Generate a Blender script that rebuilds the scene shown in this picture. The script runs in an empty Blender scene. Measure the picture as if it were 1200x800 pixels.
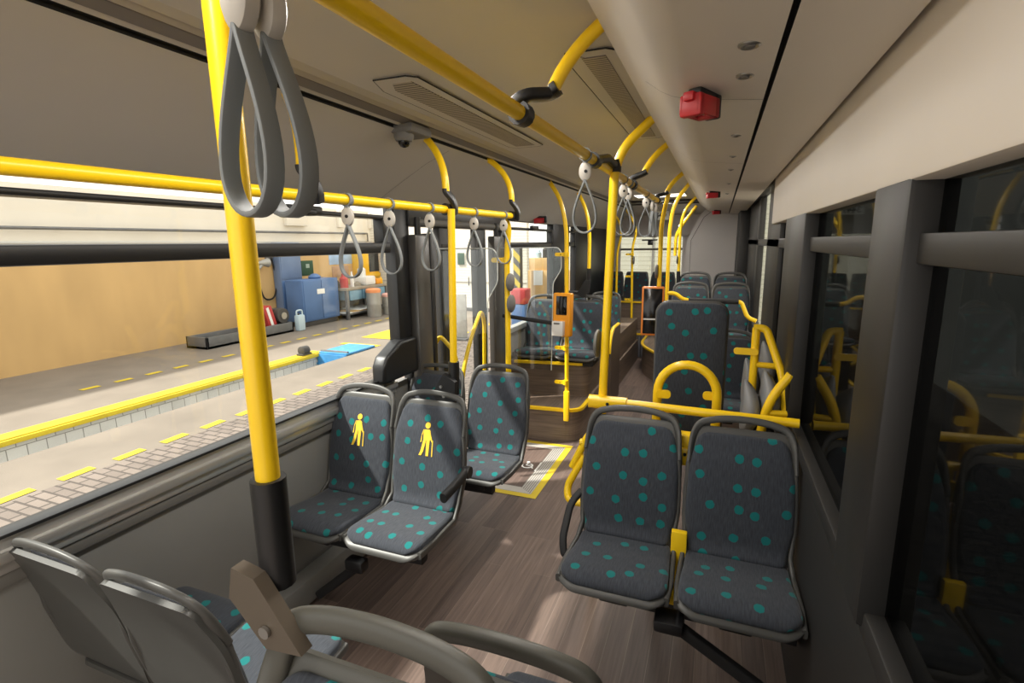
import bpy, bmesh, math, random
from mathutils import Vector, Matrix
random.seed(7)
SC = bpy.context.scene
COL = SC.collection
PI = math.pi
V = Vector

# ------------------------------------------------------------------ materials
def mat(name, rgb, rough=.5, metal=0., spec=.5, noise=0., nscale=30., bump=0., stretch=(1, 1, 1)):
    m = bpy.data.materials.new(name); m.use_nodes = True
    nt = m.node_tree; b = nt.nodes['Principled BSDF']
    b.inputs['Base Color'].default_value = (*rgb, 1); b.inputs['Roughness'].default_value = rough
    b.inputs['Metallic'].default_value = metal; b.inputs['Specular IOR Level'].default_value = spec
    if noise or bump:
        tc = nt.nodes.new('ShaderNodeTexCoord'); mp = nt.nodes.new('ShaderNodeMapping')
        mp.inputs['Scale'].default_value = stretch
        n = nt.nodes.new('ShaderNodeTexNoise'); n.inputs['Scale'].default_value = nscale; n.inputs['Detail'].default_value = 4
        nt.links.new(tc.outputs['Object'], mp.inputs['Vector']); nt.links.new(mp.outputs[0], n.inputs['Vector'])
        if noise:
            r = nt.nodes.new('ShaderNodeMapRange'); r.inputs['To Min'].default_value = 1 - noise; r.inputs['To Max'].default_value = 1 + noise
            mx = nt.nodes.new('ShaderNodeMix'); mx.data_type = 'RGBA'; mx.blend_type = 'MULTIPLY'; mx.inputs['Factor'].default_value = 1
            mx.inputs['A'].default_value = (*rgb, 1)
            nt.links.new(n.outputs['Fac'], r.inputs['Value']); nt.links.new(r.outputs[0], mx.inputs['B'])
            nt.links.new(mx.outputs['Result'], b.inputs['Base Color'])
        if bump:
            bp = nt.nodes.new('ShaderNodeBump'); bp.inputs['Strength'].default_value = bump; bp.inputs['Distance'].default_value = .004
            nt.links.new(n.outputs['Fac'], bp.inputs['Height']); nt.links.new(bp.outputs[0], b.inputs['Normal'])
    return m

def glass_mat(name, tint=(1, 1, 1), refl=.06):
    m = bpy.data.materials.new(name); m.use_nodes = True; nt = m.node_tree
    nt.nodes.remove(nt.nodes['Principled BSDF'])
    out = nt.nodes['Material Output']
    t = nt.nodes.new('ShaderNodeBsdfTransparent'); t.inputs[0].default_value = (*tint, 1)
    g = nt.nodes.new('ShaderNodeBsdfGlossy'); g.inputs['Roughness'].default_value = .03
    lw = nt.nodes.new('ShaderNodeLayerWeight'); lw.inputs['Blend'].default_value = .25
    mr = nt.nodes.new('ShaderNodeMapRange'); mr.inputs['To Min'].default_value = refl; mr.inputs['To Max'].default_value = .5
    pw = nt.nodes.new('ShaderNodeMath'); pw.operation = 'POWER'; pw.inputs[1].default_value = 3
    mx = nt.nodes.new('ShaderNodeMixShader')
    nt.links.new(lw.outputs['Facing'], pw.inputs[0]); nt.links.new(pw.outputs[0], mr.inputs['Value'])
    nt.links.new(mr.outputs[0], mx.inputs[0]); nt.links.new(t.outputs[0], mx.inputs[1]); nt.links.new(g.outputs[0], mx.inputs[2])
    nt.links.new(mx.outputs[0], out.inputs['Surface'])
    return m

def emit_mat(name, rgb, s):
    m = bpy.data.materials.new(name); m.use_nodes = True
    b = m.node_tree.nodes['Principled BSDF']
    b.inputs['Base Color'].default_value = (*rgb, 1); b.inputs['Emission Color'].default_value = (*rgb, 1)
    b.inputs['Emission Strength'].default_value = s
    return m

def fabric_mat():
    m = bpy.data.materials.new('dotted_fabric'); m.use_nodes = True; nt = m.node_tree; L = nt.links.new
    b = nt.nodes['Principled BSDF']; b.inputs['Roughness'].default_value = .9; b.inputs['Specular IOR Level'].default_value = .15
    b.inputs['Sheen Weight'].default_value = .15
    tc = nt.nodes.new('ShaderNodeTexCoord'); oi = nt.nodes.new('ShaderNodeObjectInfo')
    ml = nt.nodes.new('ShaderNodeMath'); ml.operation = 'MULTIPLY'; ml.inputs[1].default_value = 7.3
    cb = nt.nodes.new('ShaderNodeCombineXYZ'); L(oi.outputs['Random'], ml.inputs[0]); L(ml.outputs[0], cb.inputs[0]); L(ml.outputs[0], cb.inputs[1])
    ad = nt.nodes.new('ShaderNodeVectorMath'); ad.operation = 'ADD'; L(tc.outputs['UV'], ad.inputs[0]); L(cb.outputs[0], ad.inputs[1])
    vo = nt.nodes.new('ShaderNodeTexVoronoi'); vo.voronoi_dimensions = '2D'; vo.inputs['Scale'].default_value = 8.7; vo.inputs['Randomness'].default_value = .55
    L(ad.outputs[0], vo.inputs['Vector'])
    nz = nt.nodes.new('ShaderNodeTexNoise'); nz.inputs['Scale'].default_value = 70; nz.inputs['Detail'].default_value = 1; L(ad.outputs[0], nz.inputs['Vector'])
    ma = nt.nodes.new('ShaderNodeMath'); ma.operation = 'MULTIPLY_ADD'; ma.inputs[1].default_value = .07; L(nz.outputs['Fac'], ma.inputs[0]); L(vo.outputs['Distance'], ma.inputs[2])
    rp = nt.nodes.new('ShaderNodeMapRange'); rp.inputs['From Min'].default_value = .186; rp.inputs['From Max'].default_value = .208
    rp.inputs['To Min'].default_value = 1; rp.inputs['To Max'].default_value = 0; L(ma.outputs[0], rp.inputs['Value'])
    mp = nt.nodes.new('ShaderNodeMapping'); mp.inputs['Scale'].default_value = (240, 26, 1); L(ad.outputs[0], mp.inputs['Vector'])
    n2 = nt.nodes.new('ShaderNodeTexNoise'); n2.inputs['Scale'].default_value = 1; n2.inputs['Detail'].default_value = 3; L(mp.outputs[0], n2.inputs['Vector'])
    cr = nt.nodes.new('ShaderNodeValToRGB'); cr.color_ramp.elements[0].position = .3; cr.color_ramp.elements[1].position = .75
    cr.color_ramp.elements[0].color = (.035, .040, .050, 1); cr.color_ramp.elements[1].color = (.062, .068, .082, 1); L(n2.outputs['Fac'], cr.inputs[0])
    mx = nt.nodes.new('ShaderNodeMix'); mx.data_type = 'RGBA'; L(rp.outputs[0], mx.inputs['Factor']); L(cr.outputs[0], mx.inputs['A'])
    mx.inputs['B'].default_value = (.010, .155, .155, 1)
    L(mx.outputs['Result'], b.inputs['Base Color'])
    bp = nt.nodes.new('ShaderNodeBump'); bp.inputs['Strength'].default_value = .25; bp.inputs['Distance'].default_value = .002
    L(n2.outputs['Fac'], bp.inputs['Height']); L(bp.outputs[0], b.inputs['Normal'])
    return m

def wood_mat(name, c1, c2, c3, row=.098, length=.95, rough=.5):
    """vinyl planks in UV metres: u along the plank, v across"""
    m = bpy.data.materials.new(name); m.use_nodes = True; nt = m.node_tree; L = nt.links.new
    b = nt.nodes['Principled BSDF']; b.inputs['Roughness'].default_value = rough; b.inputs['Specular IOR Level'].default_value = .4
    tc = nt.nodes.new('ShaderNodeTexCoord')
    br = nt.nodes.new('ShaderNodeTexBrick'); br.offset = .37; br.offset_frequency = 3
    br.inputs['Scale'].default_value = 1; br.inputs['Brick Width'].default_value = length; br.inputs['Row Height'].default_value = row
    br.inputs['Mortar Size'].default_value = .0012; br.inputs['Mortar Smooth'].default_value = .3; br.inputs['Bias'].default_value = 0
    br.inputs['Color1'].default_value = (*c1, 1); br.inputs['Color2'].default_value = (*c2, 1); br.inputs['Mortar'].default_value = (*c3, 1)
    L(tc.outputs['UV'], br.inputs['Vector'])
    mp = nt.nodes.new('ShaderNodeMapping'); mp.inputs['Scale'].default_value = (3, 60, 1); L(tc.outputs['UV'], mp.inputs['Vector'])
    n = nt.nodes.new('ShaderNodeTexNoise'); n.inputs['Scale'].default_value = 1; n.inputs['Detail'].default_value = 6; n.inputs['Distortion'].default_value = .6
    L(mp.outputs[0], n.inputs['Vector'])
    r = nt.nodes.new('ShaderNodeMapRange'); r.inputs['From Min'].default_value = .25; r.inputs['From Max'].default_value = .75
    r.inputs['To Min'].default_value = .68; r.inputs['To Max'].default_value = 1.3; L(n.outputs['Fac'], r.inputs['Value'])
    mx = nt.nodes.new('ShaderNodeMix'); mx.data_type = 'RGBA'; mx.blend_type = 'MULTIPLY'; mx.inputs['Factor'].default_value = 1
    L(br.outputs['Color'], mx.inputs['A']); L(r.outputs[0], mx.inputs['B']); L(mx.outputs['Result'], b.inputs['Base Color'])
    return m

def brick_mat(name, c1, c2, cm, w, h, mort=.01, rough=.7, noise=.2, axes='XY'):
    m = bpy.data.materials.new(name); m.use_nodes = True; nt = m.node_tree; L = nt.links.new
    b = nt.nodes['Principled BSDF']; b.inputs['Roughness'].default_value = rough
    tc = nt.nodes.new('ShaderNodeTexCoord'); sp = nt.nodes.new('ShaderNodeSeparateXYZ'); cb = nt.nodes.new('ShaderNodeCombineXYZ')
    L(tc.outputs['Object'], sp.inputs[0]); L(sp.outputs[axes[0]], cb.inputs[0]); L(sp.outputs[axes[1]], cb.inputs[1])
    br = nt.nodes.new('ShaderNodeTexBrick'); br.inputs['Scale'].default_value = 1
    br.inputs['Brick Width'].default_value = w; br.inputs['Row Height'].default_value = h; br.inputs['Mortar Size'].default_value = mort
    br.inputs['Color1'].default_value = (*c1, 1); br.inputs['Color2'].default_value = (*c2, 1); br.inputs['Mortar'].default_value = (*cm, 1)
    L(cb.outputs[0], br.inputs['Vector'])
    n = nt.nodes.new('ShaderNodeTexNoise'); n.inputs['Scale'].default_value = 2.5; n.inputs['Detail'].default_value = 6; L(tc.outputs['Object'], n.inputs['Vector'])
    r = nt.nodes.new('ShaderNodeMapRange'); r.inputs['To Min'].default_value = 1 - noise; r.inputs['To Max'].default_value = 1 + noise; L(n.outputs['Fac'], r.inputs['Value'])
    mx = nt.nodes.new('ShaderNodeMix'); mx.data_type = 'RGBA'; mx.blend_type = 'MULTIPLY'; mx.inputs['Factor'].default_value = 1
    L(br.outputs['Color'], mx.inputs['A']); L(r.outputs[0], mx.inputs['B']); L(mx.outputs['Result'], b.inputs['Base Color'])
    return m

def slot_mat(name, base, dark, pitch, axis):
    """fine slotted grille: stripes along one axis"""
    m = bpy.data.materials.new(name); m.use_nodes = True; nt = m.node_tree; L = nt.links.new
    b = nt.nodes['Principled BSDF']; b.inputs['Roughness'].default_value = .6
    tc = nt.nodes.new('ShaderNodeTexCoord'); sp = nt.nodes.new('ShaderNodeSeparateXYZ'); L(tc.outputs['Object'], sp.inputs[0])
    d = nt.nodes.new('ShaderNodeMath'); d.operation = 'DIVIDE'; d.inputs[1].default_value = pitch; L(sp.outputs[axis], d.inputs[0])
    f = nt.nodes.new('ShaderNodeMath'); f.operation = 'FRACT'; L(d.outputs[0], f.inputs[0])
    g = nt.nodes.new('ShaderNodeMath'); g.operation = 'GREATER_THAN'; g.inputs[1].default_value = .5; L(f.outputs[0], g.inputs[0])
    mx = nt.nodes.new('ShaderNodeMix'); mx.data_type = 'RGBA'; L(g.outputs[0], mx.inputs['Factor'])
    mx.inputs['A'].default_value = (*base, 1); mx.inputs['B'].default_value = (*dark, 1); L(mx.outputs['Result'], b.inputs['Base Color'])
    return m

M = dict(
    yellow=mat('yellow_coat', (.97, .63, .012), .3, spec=.5),
    black=mat('black_plastic', (.011, .011, .012), .42, spec=.45),
    rubber=mat('black_rubber', (.012, .012, .013), .7),
    shell=mat('seat_grey_plastic', (.068, .067, .063), .42, noise=.08, nscale=8),
    olive=mat('seat_olive_plastic', (.072, .069, .057), .45, noise=.1, nscale=6),
    strap=mat('strap_grey', (.20, .215, .22), .55),
    disc=mat('strap_disc', (.50, .47, .42), .45),
    fabric=fabric_mat(),
    emblem=mat('emblem_yellow', (.85, .55, .04), .8),
    floor=wood_mat('floor_planks', (.170, .122, .101), (.092, .066, .057), (.22, .17, .14)),
    podium=wood_mat('podium_planks', (.20, .15, .115), (.145, .108, .083), (.11, .08, .06), .085, 1.6),
    ceiling=mat('ceiling_panel', (.53, .51, .475), .55, noise=.05, nscale=3),
    cove=mat('cove_panel', (.47, .447, .415), .5, noise=.04, nscale=3),
    duct=mat('duct_panel', (.72, .665, .59), .5, noise=.04, nscale=3),
    wall=mat('wall_grey', (.21, .208, .198), .5, noise=.06, nscale=5),
    rear=mat('rear_grey', (.55, .52, .50), .55, noise=.05, nscale=3),
    alu=mat('aluminium', (.55, .54, .52), .35, .7),
    steel=mat('steel', (.45, .44, .42), .35, .9),
    darkmetal=mat('dark_frame', (.014, .014, .015), .38, spec=.5),
    leaf=mat('door_leaf_grey', (.075, .07, .064), .3, spec=.6),
    pillar=mat('pillar_dark', (.020, .019, .018), .5),
    glass=glass_mat('clear_glass', (.97, .985, .98), .03),
    plexi=glass_mat('plexiglass', (.93, .95, .95), .05),
    tint=glass_mat('tinted_glass', (.10, .11, .115), .05),
    plexiedge=mat('plexi_edge', (.75, .78, .76), .3),
    red=mat('hammer_red', (.50, .018, .025), .4),
    groove=mat('groove_black', (.006, .006, .006), .7),
    grilleL=slot_mat('grille_slots', (.42, .38, .32), (.14, .125, .105), .022, 1),
    grilleR=slot_mat('grille_mesh', (.42, .38, .32), (.16, .14, .12), .018, 1),
    screen=mat('screen_black', (.006, .006, .007), .15),
    orange=mat('validator_orange', (.85, .33, .012), .4),
    orangered=mat('validator_red_orange', (.75, .22, .03), .4),
    white=mat('white_plastic', (.72, .71, .68), .45),
    paper=mat('paper', (.85, .85, .82), .8),
    greypad=mat('grey_pad', (.15, .145, .135), .6),
    foldgrey=mat('folding_seat_grey', (.22, .225, .23), .5, noise=.1, nscale=12),
    lamp=emit_mat('lamp_and_reflection_glow', (1, .95, .85), 3.0),  # glow of the ceiling lamp and of the imitated rear reflection
    # outside
    ground=mat('workshop_ground', (.215, .18, .145), .8, noise=.35, nscale=1.2),
    paving=brick_mat('brick_paving', (.24, .195, .165), (.17, .138, .118), (.085, .068, .058), .21, .105, .012, .8, .3),
    paint=mat('yellow_paint', (.62, .46, .02), .7, noise=.2, nscale=6),
    tiles=brick_mat('pit_tiles', (.62, .61, .58), (.56, .55, .52), (.25, .24, .22), .2, .15, .006, .35, .15, 'YZ'),
    pitblue=mat('pit_blue', (.07, .30, .60), .5, noise=.35, nscale=5),
    cabblue=mat('cabinet_blue', (.085, .17, .36), .45, noise=.25, nscale=2.5),
    plywood=mat('plywood', (.62, .40, .17), .6, noise=.2, nscale=2, stretch=(1, 1, .3)),
    whitewall=mat('workshop_white_wall', (.80, .74, .64), .8, noise=.12, nscale=.8),
    rollwall=brick_mat('garage_siding', (.82, .79, .70), (.80, .77, .68), (.62, .58, .50), 3.0, .09, .008, .6, .08, 'XZ'),
    steelgrey=mat('bench_steel', (.16, .16, .16), .5, .4, noise=.3, nscale=6),
    benchtop=mat('bench_top', (.30, .26, .2), .7, noise=.3, nscale=8),
    greenposter=mat('poster_green', (.02, .07, .035), .6, noise=.3, nscale=9),
    yellowboard=mat('cabinet_yellow', (.85, .48, .01), .5),
    barrelgrey=mat('barrel_galvanised', (.36, .35, .32), .5, .3, noise=.3, nscale=7),
    lidorange=mat('barrel_orange_lid', (.80, .30, .12), .5),
    canblue=mat('can_pale_blue', (.50, .62, .68), .5),
    crate=mat('red_crate', (.45, .035, .035), .5),
    wastedark=mat('dark_junk', (.06, .055, .05), .6, noise=.4, nscale=8),
)

# ------------------------------------------------------------------ mesh helpers
class MB:
    def __init__(s): s.v = []; s.f = []; s.uv = {}
    def add(s, vs, fs, uvs=None):
        o = len(s.v); s.v += [tuple(p) for p in vs]
        for i, f in enumerate(fs):
            if uvs: s.uv[len(s.f)] = uvs[i]
            s.f.append([o + k for k in f])
        return s
    def box(s, x0, x1, y0, y1, z0, z1, b=0., mx=None, seg=2):
        bm = bmesh.new(); bmesh.ops.create_cube(bm, size=1)
        for v in bm.verts:
            v.co = V(((x0 + x1) / 2 + v.co.x * (x1 - x0), (y0 + y1) / 2 + v.co.y * (y1 - y0), (z0 + z1) / 2 + v.co.z * (z1 - z0)))
        if b: bmesh.ops.bevel(bm, geom=bm.edges[:], offset=b, segments=seg, profile=.5, affect='EDGES')
        return s.take(bm, mx)
    def take(s, bm, mx=None):
        bm.verts.index_update()
        s.add([(mx @ v.co if mx else v.co.copy()) for v in bm.verts], [[v.index for v in f.verts] for f in bm.faces]); bm.free(); return s
    def tube(s, path, r=.019, n=14, sec=None, closed=False, caps=True, ref=None):
        """sweep a circle (or section list) along path; section axes: a = in-plane reference, b = binormal"""
        P = [V(p) for p in path]; N = len(P)
        T = []
        for i in range(N):
            a = P[(i - 1) % N] if closed or i > 0 else P[0]; b = P[(i + 1) % N] if closed or i < N - 1 else P[-1]
            t = (b - a); T.append(t.normalized() if t.length > 1e-9 else V((0, 0, 1)))
        u = V(ref) if ref else (V((0, 0, 1)) if abs(T[0].z) < .9 else V((1, 0, 0)))
        u = (u - T[0] * u.dot(T[0])).normalized()
        if sec is None: sec = [(r * math.cos(2 * PI * k / n), r * math.sin(2 * PI * k / n)) for k in range(n)]
        n = len(sec); vs = []
        for i in range(N):
            if ref: w = V(ref); u2 = w - T[i] * w.dot(T[i])
            else: u2 = u - T[i] * u.dot(T[i])
            if u2.length > 1e-6: u = u2.normalized()
            w = T[i].cross(u)
            vs += [P[i] + u * a + w * b for a, b in sec]
        fs = []
        for i in range(N if closed else N - 1):
            j = (i + 1) % N
            for k in range(n): l = (k + 1) % n; fs.append([i * n + k, i * n + l, j * n + l, j * n + k])
        if caps and not closed: fs += [list(range(n))[::-1], [(N - 1) * n + k for k in range(n)]]
        return s.add(vs, fs)
    def lathe(s, prof, c=(0, 0, 0), axis='z', n=20):
        """prof: (radius, height) pairs"""
        vs = []; c = V(c)
        for r, h in prof:
            for k in range(n):
                a = 2 * PI * k / n; x, y = r * math.cos(a), r * math.sin(a)
                vs.append(c + V({'z': (x, y, h), 'x': (h, x, y), 'y': (y, h, x)}[axis]))
        fs = []
        for i in range(len(prof) - 1):
            for k in range(n): l = (k + 1) % n; fs.append([i * n + k, i * n + l, (i + 1) * n + l, (i + 1) * n + k])
        fs += [list(range(n))[::-1], [(len(prof) - 1) * n + k for k in range(n)]]
        return s.add(vs, fs)
    def prism(s, poly, d, mx=None):
        """poly: xy points, extruded 0..d along local z, mx places it"""
        n = len(poly); mx = mx or Matrix()
        vs = [mx @ V((x, y, 0)) for x, y in poly] + [mx @ V((x, y, d)) for x, y in poly]
        fs = [list(range(n))[::-1], [n + k for k in range(n)]] + [[k, (k + 1) % n, n + (k + 1) % n, n + k] for k in range(n)]
        return s.add(vs, fs)
    def quad(s, a, b, c, d, uv=None): return s.add([a, b, c, d], [[0, 1, 2, 3]], [uv] if uv else None)
    def build(s, name, m, parent=None, smooth=True, angle=.7):
        me = bpy.data.meshes.new(name); me.from_pydata(s.v, [], s.f)
        if s.uv:
            ul = me.uv_layers.new(name='UVMap')
            for p in me.polygons:
                q = s.uv.get(p.index)
                if q:
                    for li, t in zip(p.loop_indices, q): ul.data[li].uv = t
        me.materials.append(m)
        bm = bmesh.new(); bm.from_mesh(me); bmesh.ops.recalc_face_normals(bm, faces=bm.faces[:])
        if smooth:
            for f in bm.faces: f.smooth = True
            for e in bm.edges:
                if len(e.link_faces) == 2 and e.calc_face_angle(0) > angle: e.smooth = False
        bm.to_mesh(me); bm.free()
        o = bpy.data.objects.new(name, me); COL.objects.link(o)
        if parent: o.parent = parent
        return o

def fillet(pts, r, n=7):
    P = [V(p) for p in pts]; out = [P[0]]
    for i in range(1, len(P) - 1):
        a, b, c = P[i - 1], P[i], P[i + 1]; d1 = (a - b); d2 = (c - b)
        rr = min(r, d1.length * .49, d2.length * .49); p = b + d1.normalized() * rr; q = b + d2.normalized() * rr
        for k in range(n + 1):
            t = k / n; out.append(p * (1 - t) ** 2 + b * 2 * t * (1 - t) + q * t * t)
    out.append(P[-1]); return out

def rrect(w, h, r, n=6, cx=0, cy=0):
    out = []
    for sx, sy, a0 in ((1, 1, 0), (-1, 1, 90), (-1, -1, 180), (1, -1, 270)):
        for k in range(n + 1):
            a = math.radians(a0 + 90 * k / n); out.append((cx + sx * (w / 2 - r) + r * math.cos(a), cy + sy * (h / 2 - r) + r * math.sin(a)))
    return out

def empty(name, loc=(0, 0, 0), rz=0.):
    o = bpy.data.objects.new(name, None); o.empty_display_size = .1; COL.objects.link(o); o.location = loc; o.rotation_euler = (0, 0, rz); return o
def tag(o, label=None, cat=None, group=None, kind=None):
    if label: o['label'] = label
    if cat: o['category'] = cat
    if group: o['group'] = group
    if kind: o['kind'] = kind
    return o
def struct(o): o['kind'] = 'structure'; return o
def copy_tree(o, parent=None):
    c = o.copy(); COL.objects.link(c)
    if parent: c.parent = parent
    for ch in list(o.children): copy_tree(ch, c)
    return c
AX = lambda o, x, y: Matrix.Translation(o) @ Matrix((V(x).normalized(), V(y).normalized(), V(x).normalized().cross(V(y).normalized()))).transposed().to_4x4()

# ------------------------------------------------------------------ bus shell
XL, XR, YF, YB, ZC = -1.96, .37, -.7, 9.5, 2.41
def floorquad(mb, x0, x1, y0, y1, z):
    mb.quad((x0, y0, z), (x1, y0, z), (x1, y1, z), (x0, y1, z), [(y0, x0), (y0, x1), (y1, x1), (y1, x0)])
f = MB(); floorquad(f, XL, XR, YF, YB, 0); struct(f.build('floor', M['floor'], smooth=False))
u = MB(); u.box(XL, XR, YF, YB, -.12, -.02); struct(u.build('trim_3', M['rubber']))

def extrude_y(prof, y0, y1):
    m = MB(); n = len(prof)
    m.add([(x, y0, z) for x, z in prof] + [(x, y1, z) for x, z in prof], [[k, k + 1, n + k + 1, n + k] for k in range(n - 1)]); return m
# ceiling with raised edge mouldings (seen from below)
c = extrude_y([(-1.275, 2.405), (-1.262, 2.395), (-1.25, 2.405), (-1.24, ZC), (-.30, ZC)], YF, YB); struct(c.build('ceiling', M['ceiling'], angle=.4))
c = MB(); c.box(-2.0, .45, YF - .2, YB + .2, 2.47, 2.5); struct(c.build('trim_4', M['pillar']))
# left cove: moulding, pale strip, black groove, sloped panel to the window head
c = extrude_y([(-1.275, 2.405), (-1.288, 2.388), (-1.296, 2.396)], YF, YB); struct(c.build('trim_5', M['cove'], angle=.3))
c = extrude_y([(-1.296, 2.396), (-1.300, 2.390), (-1.340, 2.377), (-1.342, 2.381)], YF, YB); struct(c.build('trim_50', mat('moulding_taupe', (.16, .145, .135), .5), angle=.3))
c = extrude_y([(-1.342, 2.381), (-1.36, 2.372)], YF, YB); struct(c.build('trim_51', M['cove'], angle=.3))
c = extrude_y([(-1.36, 2.376), (-1.388, 2.376), (-1.388, 2.362)], YF, YB); struct(c.build('trim_6', M['groove']))
c = extrude_y([(-1.382, 2.362), (-1.395, 2.352), (-1.55, 2.29), (-1.78, 2.165), (-1.90, 2.095), (-1.925, 2.075), (-1.95, 2.075)], YF, YB); struct(c.build('wall_left_upper', M['cove'], angle=.35))
# right duct
c = extrude_y([(-.305, ZC), (-.312, 2.39), (-.305, 2.378), (-.285, 2.372), (-.25, 2.352), (-.20, 2.315), (-.165, 2.298), (-.11, 2.283), (.095, 2.262)], YF, YB); struct(c.build('trim_7', M['duct'], angle=.5))
c = extrude_y([(.095, 2.262), (.095, 2.285), (.108, 2.285), (.108, 2.262)], YF, YB); struct(c.build('trim_8', M['groove']))
c = extrude_y([(.108, 2.262), (.28, 2.25), (.315, 2.253), (.33, 2.275), (.335, 2.32), (.345, 2.36)], YF, YB); struct(c.build('trim_9', M['duct'], angle=.5))
c = MB()
for y in (1.98, 4.3, 6.4): c.box(-.30, .315, y, y + .004, 2.2495, 2.2505)   # hidden seams sit inside the duct skin
# joints across duct as thin dark lines following the skin
def seam(y):
    m = MB(); pr = [(-.25, 2.351), (-.20, 2.3138), (-.165, 2.2968), (-.11, 2.2818), (.094, 2.2608)]
    m.add([(x, y, z) for x, z in pr] + [(x, y + .003, z) for x, z in pr], [[k, k + 1, 6 + k, 5 + k] for k in range(4)]); return m
for i, y in enumerate((1.80, 3.2, 5.0)): struct(seam(y).build(f'trim_{20+i}', M['pillar']))
m = MB(); pr_ = [(-1.40, 2.3485), (-1.55, 2.288), (-1.78, 2.1632), (-1.90, 2.0932)]
m.add([(x, 2.62, z) for x, z in pr_] + [(x, 2.623, z) for x, z in pr_], [[k, k + 1, 5 + k, 4 + k] for k in range(3)]); struct(m.build('trim_23', M['pillar']))

# left wall below the windows
def wall_left():
    m = MB()
    for y0, y1 in ((YF, 3.0), (4.62, YB)): m.box(XL - .08, XL - .025, y0, y1, -.02, .93, .004)
    return m
struct(wall_left().build('wall_left', M['wall']))
m = MB(); m.box(XL - .05, XL + .005, YF, 2.8, .945, 1.0, .004); m.box(XL - .05, XL + .03, YF, 2.8, .925, .962, .008); m.box(XL - .05, XL + .01, YF, 2.8, .885, .925, .006); m.box(XL - .05, XL + .03, 4.75, YB, .945, 1.0, .008)
struct(m.build('trim_10', M['alu']))
m = MB(); m.box(XL, XL + .10, YF, 2.7, .03, .17, .012); struct(m.build('baseboard_left', M['wall']))
m = MB(); m.box(XL - .03, XL - .0, YF, 2.8, .84, .885, .004); struct(m.build('trim_11', M['greypad']))

# window_1 : big front side window with a hopper pane
w = empty('window_1', (XL, 1., 1.0)); struct(w)
def WB(*a, b=.008): m = MB(); m.box(*a, b); return m
def off(o, loc):  # children built in world coordinates under a root placed elsewhere
    o.matrix_parent_inverse = Matrix.Translation(-V(loc)); return o
def kid(mb, name, m, root, **k):
    o = mb.build(name, m, None, **k); o.parent = root
    o.matrix_parent_inverse = root.matrix_basis.inverted() if root.parent is None else Matrix()
    return o
bpy.context.view_layer.update()
def wroot(name, loc): r = empty(name, loc); bpy.context.view_layer.update(); return r
fr = MB(); fr.box(XL - .05, XL + .02, YF, 2.85, 1.0, 1.012, .003); fr.box(XL - .05, XL + .03, YF, 2.80, 1.80, 1.865, .01); fr.box(XL - .05, XL + .02, YF, 2.80, 2.075, 2.10, .003)
fr.box(XL - .04, XL + .04, YF, 2.80, 2.005, 2.028, .006); fr.box(XL - .04, XL + .035, 2.72, 2.76, 1.865, 2.028, .006)
fr.box(XL - .05, XL + .035, 2.84, 2.99, 1.0, 2.09, .01); fr.box(XL - .05, XL + .03, .15, .21, 1.0, 2.09, .008)
kid(fr, 'window_frame', M['darkmetal'], w)
p = MB(); p.box(XL - .03, XL - .024, YF, 2.84, 1.01, 1.80); kid(p, 'pane', M['glass'], w)
p = MB(); p.box(XL - .015, XL - .01, YF, 2.74, 1.865, 2.005); kid(p, 'pane', M['glass'], w)
h = MB(); h.box(XL + .035, XL + .075, 1.93, 2.16, 2.0, 2.045, .01); h.box(XL + .04, XL + .095, 1.99, 2.10, 1.995, 2.03, .01); kid(h, 'handle', M['darkmetal'], w)
# rounded black cover at the foot of the pillar
m = MB(); m.prism([(2.60, .99), (2.60, 1.10), (2.64, 1.16), (2.80, 1.235), (3.0, 1.235), (3.0, .99)], .10, AX((XL - .03, 0, 0), (0, 1, 0), (0, 0, 1)))
o = m.build('trim_12', M['darkmetal']); struct(o)
bv = o.modifiers.new('b', 'BEVEL'); bv.width = .02; bv.segments = 3

# doorway between the two window bays
m = MB(); m.box(XL - .05, XL + .05, 2.99, 4.70, 1.97, 2.12, .01); m.box(XL - .05, XL + .02, 2.99, 3.03, .0, 2.0, .005); m.box(XL - .05, XL + .03, 4.62, 4.72, 0, 2.05, .005)
struct(m.build('door_1', M['darkmetal']))
m = MB(); m.tube([(XL + .03, 3.08, 2.0), (XL + .03, 4.5, 2.0)], .03); struct(m.build('trim_13', M['greypad']))
def door_leaf(name, y0, y1, ypost, hz):
    r = wroot(name, (XL + .04, (y0 + y1) / 2, .02)); struct(r)
    m = MB(); m.box(XL + .02, XL + .09, y0, y1 - .05, .03, 1.915, .012); kid(m, 'leaf', M['leaf'], r)
    m = MB(); m.box(XL + .015, XL + .095, y1 - .05, y1, .03, 1.925, .008); kid(m, 'edge_seal', M['darkmetal'], r)
    m = MB(); m.tube([(XL + .055, (y0 + y1) / 2 - .03, 1.91), (XL + .055, (y0 + y1) / 2 - .03, 2.03)], .022); kid(m, 'pivot_shaft', M['darkmetal'], r)
    m = MB(); m.box(XL - .03, XL + .03, ypost[0], ypost[1], .03, 1.975, .012); m.box(XL + .03, XL + .034, ypost[0] + .03, ypost[1] - .06, .25, 1.85); kid(m, 'mullion', M['pillar'], r)
    m = MB(); m.tube(fillet(hz, .12, 8), .016, 10); kid(m, 'handle', M['yellow'], r)
    return r
door_leaf('door_2', 2.995, 3.225, (3.42, 3.60), [(XL + .05, 3.26, 1.13), (XL + .09, 3.27, 1.19), (XL + .20, 3.30, 1.06), (XL + .22, 3.30, .55)])
door_leaf('door_3', 4.30, 4.59, (4.05, 4.25), [(-1.80, 3.42, .55), (-1.79, 3.45, .86), (-1.80, 3.62, 1.10), (-1.82, 3.88, 1.31), (-1.84, 3.98, 1.20), (-1.86, 3.99, .45)])

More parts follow.
